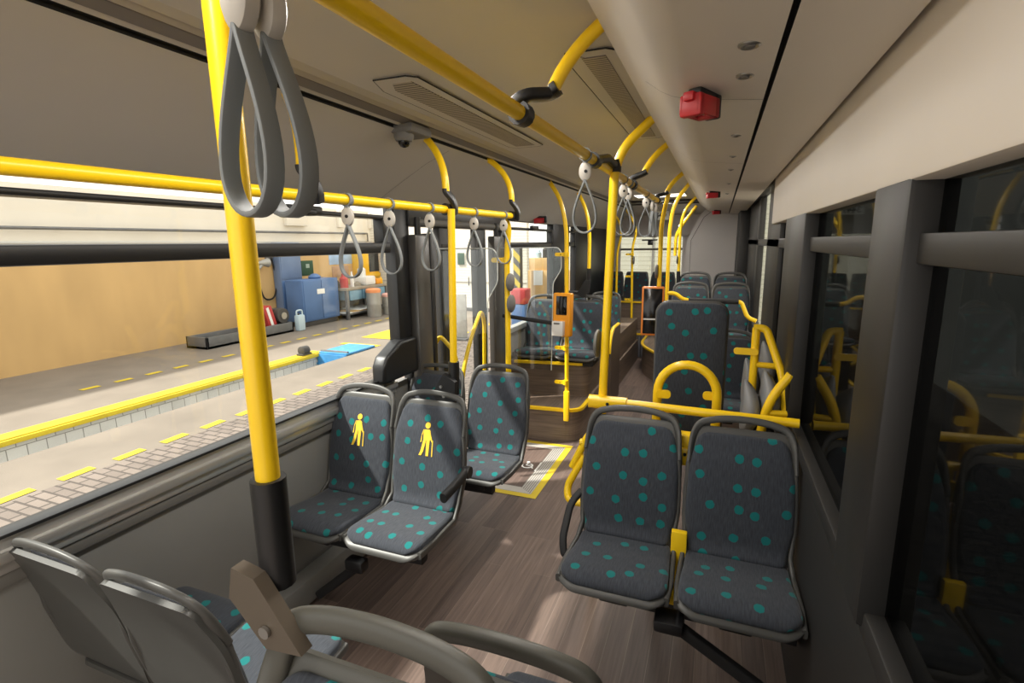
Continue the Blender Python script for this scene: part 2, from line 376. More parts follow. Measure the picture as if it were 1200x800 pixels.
# window_2 : side window over the raised seats, window_3 beyond it
def side_window(n, y0, y1, z0=1.0, zm=1.80, pillar=.7, m_=None):
    r = wroot(n, (XL, (y0 + y1) / 2, z0)); struct(r)
    fr = MB(); fr.box(XL - .05, XL + .03, y0, y1, zm, zm + .06, .01); fr.box(XL - .05, XL + .03, y0, y1, 2.07, 2.14, .004); fr.box(XL - .04, XL + .03, y0, y1, 1.985, 2.01, .005)
    fr.box(XL - .04, XL + .035, y1 - .04, y1, zm, 2.01, .005); fr.box(XL - .05, XL + .04, y1, y1 + pillar, z0 - .05, 2.14, .01); fr.box(XL - .05, XL + .03, y0 - .03, y0 + .03, z0, 2.14, .006)
    kid(fr, 'window_frame', M['darkmetal'], r)
    p = MB(); p.box(XL - .03, XL - .024, y0, y1, z0, 2.07); kid(p, 'pane', m_ or M['glass'], r)
    h = MB(); h.box(XL + .03, XL + .07, (y0 + y1) / 2 - .1, (y0 + y1) / 2 + .1, 1.995, 2.035, .008); kid(h, 'handle', M['darkmetal'], r)
    return r
side_window('window_2', 4.75, 6.25, pillar=.72)
side_window('window_3', 6.99, 7.35, pillar=2.15)

# right wall: dark lower lining, tinted windows and pillars
m = MB(); m.box(XR, XR + .06, YF, YB, -.02, 1.0, .004); m.box(XR, XR + .06, 8.2, YB, 1.0, 2.4, .004); struct(m.build('wall_right', M['pillar']))
m = MB(); m.box(XR - .035, XR + .06, YF, 4.2, 1.96, 2.37, .01); struct(m.build('wall_right_front', M['duct']))
r = wroot('window_4', (XR, 4, 1.0)); struct(r)
fr = MB()
for y0, y1 in ((YF, YF + .1), (1.25, 1.5), (2.6, 3.3), (3.9, 4.85), (5.95, 6.2), (6.2, 8.25)): fr.box(XR - (.035 if y0 < 3.5 else .008), XR + .05, y0, y1, .98, 1.97 if y0 < 3.5 else 2.36, .012)
fr.box(XR - .02, XR + .05, YF, 8.2, .96, 1.02, .006); fr.box(XR - .02, XR + .05, YF, 8.2, 2.28, 2.40, .006); fr.box(XR - .008, XR + .05, YF, 8.2, 1.80, 1.86, .004)
kid(fr, 'window_frame', M['pillar'], r)
p = MB(); p.box(XR + .02, XR + .026, YF, 4.8, 1.0, 2.3); kid(p, 'pane', M['tint'], r)
p = MB(); p.box(XR + .02, XR + .026, 4.8, 6.0, 1.0, 2.3); kid(p, 'pane', M['glass'], r)

# rear end: sloped bulkhead, wall, window, engine tower panel
m = MB(); m.quad((XL, 8.0, ZC), (XR, 8.0, ZC), (XR, YB - .02, 2.30), (XL, YB - .02, 2.30)); struct(m.build('trim_14', M['ceiling']))
m = MB(); m.box(-1.95, -.3, 7.55, 7.85, 2.385, 2.408, .008); m.box(-1.95, -.3, 8.02, 8.06, 2.38, 2.405, .005); struct(m.build('trim_15', M['pillar']))
m = MB()
m.box(XL, XR, YB, YB + .06, 0, 1.02); m.box(XL, XR, YB, YB + .06, 1.93, 2.45); m.box(XL, -1.66, YB, YB + .06, 1.0, 1.95); m.box(-.60, XR, YB, YB + .06, 1.0, 1.95)
struct(m.build('wall_rear', M['rear']))
r = wroot('window_5', (-1.1, YB, 1.02)); struct(r)
fr = MB(); fr.box(-1.66, -.60, YB - .02, YB + .03, 1.70, 1.735, .004); fr.box(-1.66, -.60, YB - .03, YB, 1.02, 1.05, .004)
kid(fr, 'window_frame', M['greypad'], r)
p = MB(); p.box(-1.66, -.60, YB + .02, YB + .026, 1.02, 1.93); kid(p, 'pane', M['glass'], r)
h = MB(); h.box(-1.28, -1.02, YB - .07, YB - .01, 1.865, 1.89, .006); h.box(-1.18, -1.09, YB - .06, YB - .02, 1.79, 1.865, .008); kid(h, 'latch', M['darkmetal'], r)
# engine tower panel with cut corner
def tower():
    m = MB()
    m.prism([(-.50, .4), (-.50, 1.86), (-.30, 2.28), (-.18, 2.40), (.235, 2.40), (.235, .4)], .55, AX((0, YB - .55, 0), (1, 0, 0), (0, 0, 1)) @ Matrix.Scale(-1, 4, (0, 0, 1)))
    return m
o = tower().build('wall_rear_tower', M['rear'], angle=.3); struct(o)
m = MB(); m.tube([(-.44, YB - .552, .6), (-.44, YB - .552, 1.86), (-.26, YB - .552, 2.22), (-.10, YB - .552, 2.35)], .004, 6); struct(m.build('trim_16', M['greypad']))
m = MB(); m.box(.235, XR, 7.9, YB, .4, 2.38, .01); struct(m.build('trim_17', M['pillar']))

# ceiling lamp, plus a glowing strip imitating a reflection at the rear
def ceiling_lamp(x0, x1, y0, y1, z, label):
    r = wroot('ceiling_lamp', ((x0 + x1) / 2, (y0 + y1) / 2, z)); tag(r, label, 'lamp')
    m = MB(); m.box(x0 - .012, x1 + .012, y0 - .012, y1 + .012, z - .006, z + .01, .003); kid(m, 'lamp_frame', M['alu'], r)
    m = MB(); m.box(x0, x1, y0, y1, z - .010, z - .005, .002); kid(m, 'diffuser', M['lamp'], r)
ceiling_lamp(-1.0, -.42, 6.55, 6.9, ZC - .005, 'flat white ceiling lamp at the rear above the far aisle')
r = wroot('reflection_strip', (-.5, YB - .56, 2.2)); tag(r, 'slim glowing strip imitating a reflection, slanting along the cut corner of the rear panel', 'lamp')
m = MB(); m.tube([(-.635, YB - .56, 2.085), (-.385, YB - .56, 2.375)], .014, 8); kid(m, 'diffuser', M['lamp'], r)  # reflection imitated by a glowing tube, no lamp sits here
m = MB(); m.tube([(-.622, YB - .545, 2.075), (-.372, YB - .545, 2.365)], .016, 8); kid(m, 'reflection_backing', M['alu'], r)  # backing tube of the imitated reflection

# ------------------------------------------------------------------ podiums
def podium(name, outline, z0, z1, edge=True, edgem='yellow'):
    """outline: open path of xy points (front, corner, side); closed against the wall by its ends"""
    P = [V((x, y, 0)) for x, y in outline]; m = MB(); s = 0; n = len(P)
    for i in range(n - 1):
        a, b = P[i], P[i + 1]; l = (b - a).length
        m.quad((a.x, a.y, z0), (b.x, b.y, z0), (b.x, b.y, z1), (a.x, a.y, z1), [(s, z0), (s + l, z0), (s + l, z1), (s, z1)]); s += l
    m.add([(p.x, p.y, z1) for p in P], [list(range(n))], [[(p.y, p.x) for p in P]])
    o = m.build(name, M['podium'], angle=.9)
    struct(o)
    return o
def edge(name, pts, z, r=.018, label=None):
    m = MB(); m.tube([(x, y, z) for x, y in pts], r, 8, sec=[(r * .55, -r), (r * .55, r), (-r * .9, r), (-r * .9, -r)]); return struct(m.build(name, M['yellow'], angle=.4))
def corner(pts, r, n=8): return [(p.x, p.y) for p in fillet([(x, y, 0) for x, y in pts], r, n)]
t1 = corner([(XL, 4.42), (-1.13, 4.48), (-1.13, 8.3), (XL, 8.3)][:3], .17) + [(XL, 8.3)]
podium('podium_step', t1, 0, .32)
edge('trim_30', corner([(-1.86, 4.415), (-1.12, 4.465), (-1.12, 5.0)], .14), .322)
t2 = corner([(XL, 4.84), (-1.155, 4.93), (-1.155, 8.3)], .1) + [(XL, 8.3)]
podium('podium_upper', t2, .32, .66)
edge('trim_31', corner([(-1.90, 4.83), (-1.145, 4.92), (-1.145, 5.42)], .1), .662)
# far left platform side with arched end panel
r = wroot('partition_panel', (-1.12, 5.75, 0)); tag(r, 'low wood-look panel with arched top beside the far aisle', 'panel')
arc = [(5.66, .0), (5.66, .62)] + [(5.66 + .25 * (1 - math.cos(a)), .62 + .26 * math.sin(a)) for a in [PI / 2 * k / 8 for k in range(1, 9)]] + [(6.2, .88), (6.2, 0)]
m = MB(); m.prism(arc, .05, AX((-1.11, 0, 0), (0, 1, 0), (0, 0, 1))); kid(m, 'panel', M['podium'], r, angle=.5)
m = MB(); m.tube([(-1.085, y, z) for y, z in arc[1:11]], .02, 8); kid(m, 'edge_trim', M['yellow'], r)
# right podium (rounded nose) and the rear steps
t3 = corner([(XR, 5.6), (-.30, 5.6), (-.62, 6.3), (-.92, 7.75), (-.92, 9.0)], .35) + [(XR, 9.0)]
t3 = corner([(XR, 5.35), (-.55, 5.35), (-.55, 6.6), (-.98, 7.45), (-.98, 8.9)], .3) + [(XR, 8.9)]
podium('podium_right', t3, 0, .40)
edge('trim_32', corner([(-.545, 5.9), (-.545, 6.6), (-.985, 7.44), (-.985, 8.3)], .3), .402)
podium('podium_rear', [(XL, 8.32), (-.95, 8.32), (-.95, 8.35), (XL, 8.35)], 0, .38)
m = MB(); m.box(-1.42, -.98, 8.30, 8.322, .03, .36, .003); struct(m.build('trim_33', slot_mat('radiator_grid', (.10, .10, .115), (.02, .02, .025), .045, 0)))
edge('trim_34', [(-1.95, 8.33), (-.99, 8.33)], .40)
podium('podium_bench', [(XL, 8.72), (XR, 8.72), (XR, YB), (XL, YB)], .38, .86)
podium('podium_landing', [(XL, 8.33), (XR, 8.33), (XR, 8.8), (XL, 8.8)], .38, .40)
edge('trim_35', [(-1.95, 8.71), (-.5, 8.71)], .87)

# ------------------------------------------------------------------ ceiling details
def grille(name, x0, x1, y0, y1, label, sm, cut):
    r = wroot(name, ((x0 + x1) / 2, (y0 + y1) / 2, ZC)); tag(r, label, 'ceiling grille')
    out = [(x0, y0 + cut), (x0 + cut * .35, y0), (x1 - .03, y0), (x1, y0 + .03), (x1, y1 - .03), (x1 - .03, y1), (x0 + .03, y1), (x0, y1 - .05)]
    m = MB(); m.prism(out, .006, Matrix.Translation((0, 0, ZC - .008))); o = kid(m, 'grille_frame', M['ceiling'], r, angle=.3)
    ins = [(x0 + .03 if x < (x0 + x1) / 2 else x1 - .035, 0) for x, y in out]
    m = MB(); m.prism([(x0 + .05, y0 + cut), (x0 + .05 + cut * .3, y0 + .05), (x1 - .04, y0 + .05), (x1 - .04, y1 - .06), (x0 + .05, y1 - .06)], .003, Matrix.Translation((0, 0, ZC - .0105))); kid(m, 'slots', sm, r)
    m = MB(); m.tube([(x, y, ZC - .006) for x, y in out], .0028, 6, closed=True); kid(m, 'shadow_gap', M['groove'], r)
grille('ceiling_grille', -1.18, -.98, 1.60, 3.0, 'long slotted air grille in the ceiling above the window side rail', M['grilleL'], .12)
grille('ceiling_grille', -.475, -.312, 1.62, 3.04, 'perforated air grille in the ceiling beside the beige duct', M['grilleR'], .03)

def dome_camera():
    r = wroot('dome_camera', (-1.36, 2.15, 2.37)); tag(r, 'small dome security camera on the window side ceiling groove', 'camera')
    m = MB(); m.box(-1.41, -1.29, 2.08, 2.26, 2.34, 2.385, .016); kid(m, 'mount', M['greypad'], r)
    m = MB(); m.lathe([(.045, 0), (.045, -.02), (.036, -.035)], (-1.36, 2.12, 2.345)); kid(m, 'housing', M['greypad'], r)
    m = MB(); m.lathe([(.027, 0), (.026, -.012), (.018, -.024), (.006, -.029)], (-1.36, 2.12, 2.312)); kid(m, 'dome', M['screen'], r)
dome_camera()

def hammer(loc, ang, label, tilt=0, sc=1.):
    r = empty('emergency_hammer', loc); r.scale = (sc, sc, sc); r.rotation_euler = (tilt, 0, ang); tag(r, label, 'emergency hammer', 'emergency hammers')
    m = MB(); m.box(-.04, .075, -.02, .02, -.022, 0, .004); m.box(.05, .078, -.024, .024, -.072, -.005, .006); m.build('bracket', M['black'], r)
    m = MB()
    m.box(-.062, .05, -.034, -.018, -.075, -.02, .006); m.box(-.062, .05, .018, .034, -.075, -.02, .006); m.box(-.062, -.035, -.034, .034, -.08, -.018, .008); m.box(.02, .05, -.034, .034, -.075, -.02, .006)
    m.box(-.06, .05, -.033, .033, -.045, -.02, .005); m.box(-.075, -.04, -.016, .016, -.04, -.015, .005); m.build('hammer_head', M['red'], r)
    m = MB(); m.tube([(-.02, 0, -.06), (.062, 0, -.06)], .007, 8); m.build('striker', M['steel'], r)
hammer((-.075, 1.70, 2.280), 1.1, 'red emergency hammer on the beige duct, nearest and largest one')
hammer((-.085, 5.05, 2.282), .35, 'red emergency hammer midway along the beige duct', sc=.8)
hammer((-.075, 8.1, 2.280), .35, 'red emergency hammer at the far rear end of the beige duct', sc=.8)
o = None
hammer((-1.83, 5.45, 2.135), .1, 'dark red emergency hammer above the window behind the doorway')

for i, (y, s) in enumerate(((1.33, 1.), (1.56, .92), (2.39, .8), (2.95, .7), (3.48, .7), (4.3, .7), (5.2, .7))):
    r = empty('ceiling_spotlight', (.035, y, 2.2685))
    tag(r, ['round recessed spotlight in the duct nearest the camera', 'round recessed spotlight in the duct just past the panel joint'][i] if i < 2 else 'small round button light further back along the duct', 'spotlight', 'duct spotlights')
    m = MB(); m.lathe([(.024 * s, .002), (.024 * s, -.003), (.019 * s, -.006), (.014 * s, -.003)], n=18); m.build('bezel', M['steel'], r)
    m = MB(); m.lathe([(.013 * s, -.002), (.011 * s, -.0065), (.004 * s, -.0085)], n=14); m.build('lens', M['greypad'], r)

# ------------------------------------------------------------------ hand rails
RX, RZ = -.50, 2.18
def clamp(r_, c, d, ln=.11, rr=.030):
    """black clamp: a collar round the rail along d plus a slanting lug"""
    m = MB(); c = V(c); d = V(d).normalized()
    m.tube([c - d * .022, c - d * .018, c + d * .018, c + d * .022], rr, 14)
    return m
def tube_hanger(root, rail_pt, along, lug_to, top, ctrl, rad=.018, lug_from=None):
    """collar + shaped lug + bent tube up to the ceiling"""
    m = clamp(None, rail_pt, along)
    a, b = V(rail_pt), V(lug_to); s = 1 if b.x > a.x else -1
    if lug_from is None: arc = [a + V((-s * .012, 0, .026)), a + V((s * .012, 0, .044)), b + V((-s * .01, 0, -.004)), b + V((s * .016, 0, .010))]
    else: arc = [a + V(q) for q in lug_from] + [b, b + V((0, 0, .012))]
    m.tube(fillet(arc, .03, 5), sec=rrect(.024, .046, .010, 4) if lug_from else rrect(.030, .060, .012, 4), ref=(s, 0, .2) if lug_from else (0, 0, 1)); kid(m, 'clamp', M['black'], root)
    q = MB(); q.tube([b * (1 - t) ** 2 + V(ctrl) * 2 * t * (1 - t) + V(top) * t * t for t in [k / 14 for k in range(15)]], rad, 12); kid(q, 'hanger_tube', M['yellow'], root)
r = wroot('aisle_handrail', (RX, 2.5, RZ)); tag(r, 'long yellow ceiling handrail along the aisle with black clamps', 'handrail')
m = MB(); m.tube([(RX, YF, RZ), (RX, 4.56, RZ)], .0195, 18); kid(m, 'rail', M['yellow'], r)
for y, dy in ((1.34, .06), (3.2, .0), (4.52, .05)):
    tube_hanger(r, (RX, y, RZ), (0, 1, 0), (RX + .065, y + dy, RZ + .06), (-.30, y + dy + .03, 2.405), (-.40, y + dy + .01, 2.33))
tube_hanger(r, (RX, .15, RZ), (0, 1, 0), (RX + .065, .2, RZ + .06), (-.30, .22, 2.405), (-.40, .2, 2.33))

r = wroot('window_handrail', (-1.3, 2., 2.0)); tag(r, 'yellow horizontal handrail above the big side window with grey straps', 'handrail')
RL = lambda y: V((-1.35 + .062 * (y - 1.25), y, 2.02))
m = MB(); m.tube([RL(-.6), RL(3.14)], .0195, 18); kid(m, 'rail', M['yellow'], r)
for y, big in ((1.46, 1), (2.36, 1), (3.12, 1), (.3, 1)):
    p = RL(y); tube_hanger(r, p, (0, 1, 0), p + V((.012, -.03, .085)), (-1.40, y + .0, 2.378), (p.x + .012, y - .02, 2.27), lug_from=[(.030, .02, -.022), (.040, .01, .012), (.034, -.008, .05)])

# poles -----------------------------------------------------------------
def pole(name, label, path, rad=.0185, cat='pole', fil=.12):
    r = wroot(name, path[0]); tag(r, label, cat)
    m = MB(); m.tube(fillet(path, fil, 8), rad, 14); kid(m, 'tube', M['yellow'], r)
    return r
def sleeve(r, a, b, rad=.027, m_='black'): m = MB(); m.tube([a, b], rad, 14); kid(m, 'sleeve', M[m_], r)
def flange(r, c, d, ln=.11, w=.028):
    c = V(c); d = V(d).normalized(); m = MB()
    m.tube([c + V((0, 0, -.02)), c + V((0, 0, .02))], .025, 12)
    m.prism(rrect(ln, .032, .015, 5, ln / 2, 0), .012, AX(c + V((0, -.006, 0)), d, (0, 0, 1)) if abs(d.y) < .5 else AX(c, d, (0, 0, 1)))
    kid(m, 'bracket', M['yellow'], r)
    m = MB(); m.lathe([(.005, -.002), (.005, .002)], c + d * (ln * .45) + V((0, -.022, 0)), 'y', 10); kid(m, 'screw', M['black'], r)
def bumper(r, c, label=None):
    c = V(c); m = MB(); m.lathe([(.0, -.012), (.05, -.012), (.058, -.006), (.058, .006), (.05, .012), (.0, .012)], c, 'x', 20); kid(m, 'round_pad', M['greypad'], r)

# big pole in the middle
r = pole('grab_pole', 'thick yellow floor to ceiling pole in front of the aisle', [(-.525, 2.5, 0.0), (-.512, 2.52, 1.05), (-.478, 2.52, 2.18), (-.435, 2.525, 2.285), (-.30, 2.54, 2.41)], .0215, fil=.10)
m = MB(); m.tube([(RX, 2.16, RZ), (RX, 2.22, RZ)], .03, 14); m.tube([(RX, 2.19, RZ), (RX + .02, 2.36, RZ + .03), (-.477, 2.52, RZ + .02)], .02, 10); m.tube([(-.477, 2.52, RZ - .01), (-.477, 2.52, RZ + .045)], .03, 14); kid(m, 'clamp', M['black'], r)
m = MB(); m.lathe([(0, -.010), (.062, -.010), (.070, -.004), (.070, .004), (.062, .010), (0, .010)], (-.545, 2.535, 1.35), 'x', 24)
kid(m, 'round_pad', M['greypad'], r)

# pole over left pair of seats
r = pole('grab_pole', 'yellow pole rising from the aisle side priority seat to the window rail', [(-1.262, 2.335, 1.20), (-1.243, 2.33, 2.02)])
sleeve(r, (-1.264, 2.335, 1.07), (-1.261, 2.335, 1.245), .029)
m = MB(); m.prism([(-.10, -.02), (-.03, .09), (.035, .05), (.03, -.07), (-.07, -.07)], .03, AX((-1.265, 2.31, 1.10), (1, 0, 0), (0, 0, 1))); kid(m, 'seat_bracket', M['black'], r)
for dx, dz in ((-.045, .02), (-.03, -.03)):
    m = MB(); m.lathe([(.008, -.003), (.008, .003)], (-1.265 + dx, 2.276, 1.10 + dz), 'y', 10); kid(m, 'bolt', M['steel'], r)
# door pole
r = pole('grab_pole', 'yellow door pole with two round dark pads beside the glass screen', [(-1.287, 3.16, .80), (-1.288, 3.16, 1.80), (-1.262, 3.14, 1.95), (-1.29, 3.13, 2.03)], .0185, fil=.08)
flange(r, (-1.288, 3.16, 1.743), (-1, 0, 0))
bumper(r, (-1.262, 3.15, 1.60)); bumper(r, (-1.258, 3.15, 1.46))
# validator pole
r = pole('grab_pole', 'yellow pole carrying the orange ticket validator beside the low steps', [(-1.225, 4.42, .27), (-1.245, 4.43, 1.98), (-1.30, 4.43, 2.22), (-1.40, 4.43, 2.37)], .0185, fil=.2)
for z in (1.750, .92, .60): flange(r, (-1.235, 4.405, z), (-1, 0, 0), .105)
m = MB(); m.box(-1.25, -1.20, 4.385, 4.42, .235, .52, .008); kid(m, 'foot_bracket', M['yellow'], r)
# pole at the raised window seats
r = pole('grab_pole', 'yellow pole ending in a black sleeve at the raised aisle seat', [(-1.27, 5.40, 1.50), (-1.268, 5.40, 1.95), (-1.30, 5.40, 2.17), (-1.40, 5.40, 2.37)], .0185, fil=.2)
sleeve(r, (-1.27, 5.40, 1.40), (-1.27, 5.40, 1.58), .026)
m = MB(); m.prism([(-.12, -.12), (-.03, .03), (.03, .03), (.02, -.10), (-.06, -.15)], .03, AX((-1.27, 5.385, 1.43), (1, 0, 0), (0, 0, 1))); kid(m, 'seat_bracket', M['black'], r)
# near pole at the front seat
NP = V((-.752, .66, 0))
r = pole('grab_pole', 'thick yellow pole with black sleeve at the frame of the closest seat', [(NP.x, NP.y, 1.28), (NP.x, NP.y, 2.40)], .0215)
sleeve(r, (NP.x, NP.y, 1.215), (NP.x, NP.y, 1.43), .0315)
m = MB(); m.prism([(-.045, .065), (.008, .055), (.105, -.075), (.02, -.085), (-.06, .0)], .028, AX((NP.x - .005, NP.y - .03, 1.205), (1, 0, 0), (0, 0, 1))); kid(m, 'seat_bracket', mat('bracket_bronze', (.13, .105, .08), .4, .3), r)
m = MB(); m.lathe([(.012, -.004), (.011, .003)], (NP.x + .022, NP.y - .062, 1.16), 'y', 12); kid(m, 'bolt', M['steel'], r)
# far poles
r = pole('grab_pole', 'yellow pole from the end of the ceiling rail down behind the padded backrest', [(-.468, 4.6, 0), (-.466, 4.6, 2.02), (-.42, 4.6, 2.24)], .0185)
m = MB(); m.lathe([(0, -.01), (.055, -.01), (.06, 0), (.055, .01), (0, .01)], (-.49, 4.59, 1.60), 'x', 20); kid(m, 'round_pad', M['greypad'], r)
r = pole('grab_pole', 'yellow pole in front of the raised rear seats holding the black barrier', [(-.475, 5.45, 0), (-.472, 5.45, 2.0), (-.44, 5.46, 2.22), (-.31, 5.47, 2.40)], .0185, fil=.2)
r = pole('grab_pole', 'slim yellow pole with black foot on the back row seat', [(-.475, 7.0, 1.46), (-.478, 7.0, 2.05), (-.43, 7.0, 2.25), (-.30, 7.02, 2.40)], .018, fil=.2)
sleeve(r, (-.475, 7.0, 1.30), (-.475, 7.0, 1.47), .024)
m = MB(); m.tube([(-.475, 7.0, 1.32), (-.45, 7.0, 1.26), (-.38, 7.02, 1.20)], .022, 10); kid(m, 'seat_bracket', M['black'], r)
m = MB(); m.lathe([(0, -.008), (.05, -.008), (.055, 0), (.05, .008), (0, .008)], (-.497, 6.99, 1.62), 'x', 16); kid(m, 'round_pad', M['greypad'], r)
r = pole('slanting_rail', 'yellow tube slanting up to the duct at the rear', [(-.55, 7.3, 1.66), (-.55, 7.3, 1.95), (-.31, 7.3, 2.30)], .02, 'handrail', .1)
r = pole('grab_pole', 'kinked yellow pole at the rear step, aisle side one of two', [(-1.235, 8.25, .38), (-1.26, 8.25, 1.78), (-1.20, 8.25, 2.0), (-1.275, 8.25, 2.2), (-1.40, 8.25, 2.37)], .0185, fil=.12)
for z in (1.66, 1.32, .96): flange(r, (-1.255, 8.23, z), (-1, 0, 0), .10)
m = MB(); m.box(-1.262, -1.21, 8.215, 8.25, .30, .62, .008); kid(m, 'foot_bracket', M['yellow'], r)
m = MB(); m.lathe([(0, -.01), (.06, -.01), (.06, .01), (0, .01)], (-1.235, 8.245, 1.57), 'x', 16); kid(m, 'round_pad', M['greypad'], r)
r = pole('grab_pole', 'kinked yellow pole at the rear step, nearer the window side', [(-1.50, 8.3, .40), (-1.50, 8.3, 1.72), (-1.44, 8.3, 1.95), (-1.47, 8.3, 2.15), (-1.56, 8.3, 2.28)], .0185, fil=.12)

# seat-back barrier rail behind the right pair --------------------------
r = wroot('barrier_rail', (-.1, 2.5, 1.05)); tag(r, 'yellow horizontal barrier rail fixed to the thick pole behind the front seats', 'barrier rail')
m = MB(); m.tube([(-.50, 2.50, 1.062), (XR - .005, 2.44, 1.066)], .0205, 16); kid(m, 'rail', M['yellow'], r)
m = MB(); m.tube([(-.575, 2.49, 1.058), (-.555, 2.492, 1.058), (-.40, 2.492, 1.058), (-.385, 2.492, 1.058)], .034, 14, sec=rrect(.062, .06, .02, 4)); kid(m, 'joint', M['yellow'], r)
m = MB(); m.lathe([(.008, -.003), (.008, .003)], (-.475, 2.458, 1.06), 'y', 10); kid(m, 'screw', M['black'], r)
r = wroot('seat_frame_rail', (-.1, 2.36, .9)); tag(r, 'lower yellow frame tubes between and behind the two front seats', 'seat frame')
m = MB(); m.tube(fillet([(-.64, 2.42, .72), (-.56, 2.42, .90), (-.50, 2.42, .965), (XR, 2.40, .965)], .06), .019, 12); m.tube([(-.60, 2.42, .86), (XR, 2.40, .86)], .018, 12); kid(m, 'cross_tube', M['yellow'], r)
m = MB(); m.box(-.120, -.07, 2.37, 2.42, .84, .98, .012); m.box(-.13, -.06, 2.36, 2.41, .83, .92, .015); kid(m, 'joint', M['yellow'], r)
m = MB(); m.lathe([(.008, -.003), (.008, .003)], (-.095, 2.358, .89), 'y', 10); kid(m, 'screw', M['black'], r)
m = MB(); m.tube(fillet([(-.575, 2.42, .79), (-.66, 2.40, .62), (-.645, 2.36, .56), (-.55, 2.36, .56)], .05), .019, 12); kid(m, 'side_loop', M['yellow'], r)
m = MB()
m.box(-.125, -.06, 2.16, 2.19, .36, .61, .004); kid(m, 'mounting_plate', M['yellow'], r)
m = MB(); m.box(-.125, -.06, 1.96, 2.0, .40, .47, .004); kid(m, 'mounting_plate', M['yellow'], r)

# wheelchair bay padded backrest with hoop -------------------------------
r = wroot('wheelchair_board', (-.13, 3.0, 0)); tag(r, 'tall dotted padded wheelchair backrest behind the yellow hoop', 'backrest')
def pad_mesh(w, h, rad, th, cx, y, z0, n=26, bulge=.012):
    m = MB(); out = rrect(w, h, rad, 8); k = len(out); rings = []
    for sc, dy in ((1, th), (1, .008), (.985, .001), (.95, -.004), (.6, -bulge * .8), (.3, -bulge)):
        rings.append([(cx + x * sc if sc < .9 else cx + x - math.copysign((1 - sc) * w / 2, x), y + dy, z0 + h / 2 + (z * sc if sc < .9 else z - math.copysign((1 - sc) * w / 2, z))) for x, z in out])
    vs = [p for rr_ in rings for p in rr_]; fs = []; uv = []
    for i in range(len(rings) - 1):
        for j in range(k): q = [i * k + j, i * k + (j + 1) % k, (i + 1) * k + (j + 1) % k, (i + 1) * k + j]; fs.append(q); uv.append([(vs[a][0], vs[a][2]) for a in q])
    q = [(len(rings) - 1) * k + j for j in range(k)]; fs.append(q); uv.append([(vs[a][0], vs[a][2]) for a in q])
    fs.append(list(range(k))[::-1]); uv.append([(0, 0)] * k)
    return m.add(vs, fs, uv)
kid(pad_mesh(.375, .80, .07, .05, -.125, 2.995, .715), 'cushion', M['fabric'], r, angle=.9)
m = pad_mesh(.39, .815, .075, .03, -.125, 3.015, .708); kid(m, 'back_shell', M['shell'], r)
m = MB(); m.tube([(-.22, 3.06, 0), (-.22, 3.06, 1.3)], .02, 12); m.tube([(-.03, 3.06, 0), (-.03, 3.06, 1.3)], .02, 12); kid(m, 'support_tube', M['yellow'], r)
r = wroot('yellow_hoop', (-.11, 2.66, 0)); tag(r, 'yellow arched tube hoop in front of the padded backrest', 'hoop')
path = [(-.258, 2.66, 0.02), (-.256, 2.66, 1.09)] + [(-.113 + .143 * math.cos(a), 2.66, 1.09 + .152 * math.sin(a)) for a in [PI - PI * k / 16 for k in range(1, 16)]] + [(.030, 2.66, 1.09), (.030, 2.66, .02)]
m = MB(); m.tube(path, .0225, 14); kid(m, 'tube', M['yellow'], r)
for x, sx in ((-.256, 1), (.030, -1)):
    m = MB(); m.prism(rrect(.075, .04, .018, 5, .03, 0), .02, AX((x, 2.655 if sx > 0 else 2.675, 1.085), (sx, 0, 0), (0, 0, 1))); kid(m, 'lug', M['yellow'], r)

# black padded barrier in front of the raised right seats ----------------
r = wroot('padded_barrier', (-.05, 5.45, 1.27)); tag(r, 'black padded bar with yellow bent ends in front of the rear seats', 'barrier')
m = MB(); m.tube([(-.26, 5.44, 1.268), (.20, 5.44, 1.268)], .026, 12); kid(m, 'black_pad', M['rubber'], r)
m = MB(); m.tube(fillet([(-.47, 5.45, 1.335), (-.39, 5.45, 1.335), (-.31, 5.44, 1.272), (-.22, 5.44, 1.268)], .05), .02, 12); kid(m, 'bent_end', M['yellow'], r)
m = MB(); m.tube(fillet([(.16, 5.44, 1.268), (.225, 5.44, 1.265), (.285, 5.42, 1.12), (.365, 5.40, 1.09)], .06), .02, 12); kid(m, 'bent_end', M['yellow'], r)

# right side yellow frame and the folded seats ----------------------------
r = wroot('side_frame_rail', (.2, 2.9, 0)); tag(r, 'yellow wall side frame with bracket around the folded seats', 'handrail')
m = MB(); m.tube([(.205, 2.95, .6), (.203, 2.95, 1.40)], .02, 12); kid(m, 'post', M['yellow'], r)
m = MB(); m.tube(fillet([(.19, 2.95, 1.40), (.25, 2.95, 1.40), (.33, 2.85, 1.18), (.34, 2.6, 1.0)], .05), .02, 12); m.tube([(.20, 2.95, 1.205), (.33, 2.95, 1.20)], .016, 10); kid(m, 'cross_tube', M['yellow'], r)
m = MB(); m.prism(rrect(.12, .034, .015, 5, .055, 0), .014, AX((.215, 2.925, 1.275), (-1, 0, 0), (0, 0, 1))); kid(m, 'bracket', M['yellow'], r)
m = MB(); m.tube(fillet([(.34, 2.62, 1.24), (.27, 2.62, 1.13), (.235, 2.62, 1.0), (.228, 2.62, .05)], .12), .021, 12); m.tube([(.235, 2.62, 1.045), (.36, 2.62, 1.05)], .016, 10); kid(m, 'front_tube', M['yellow'], r)
m = MB(); m.tube([(.12, 2.75, .86), (.02, 2.62, .70)], .016, 10); kid(m, 'stay', M['yellow'], r)
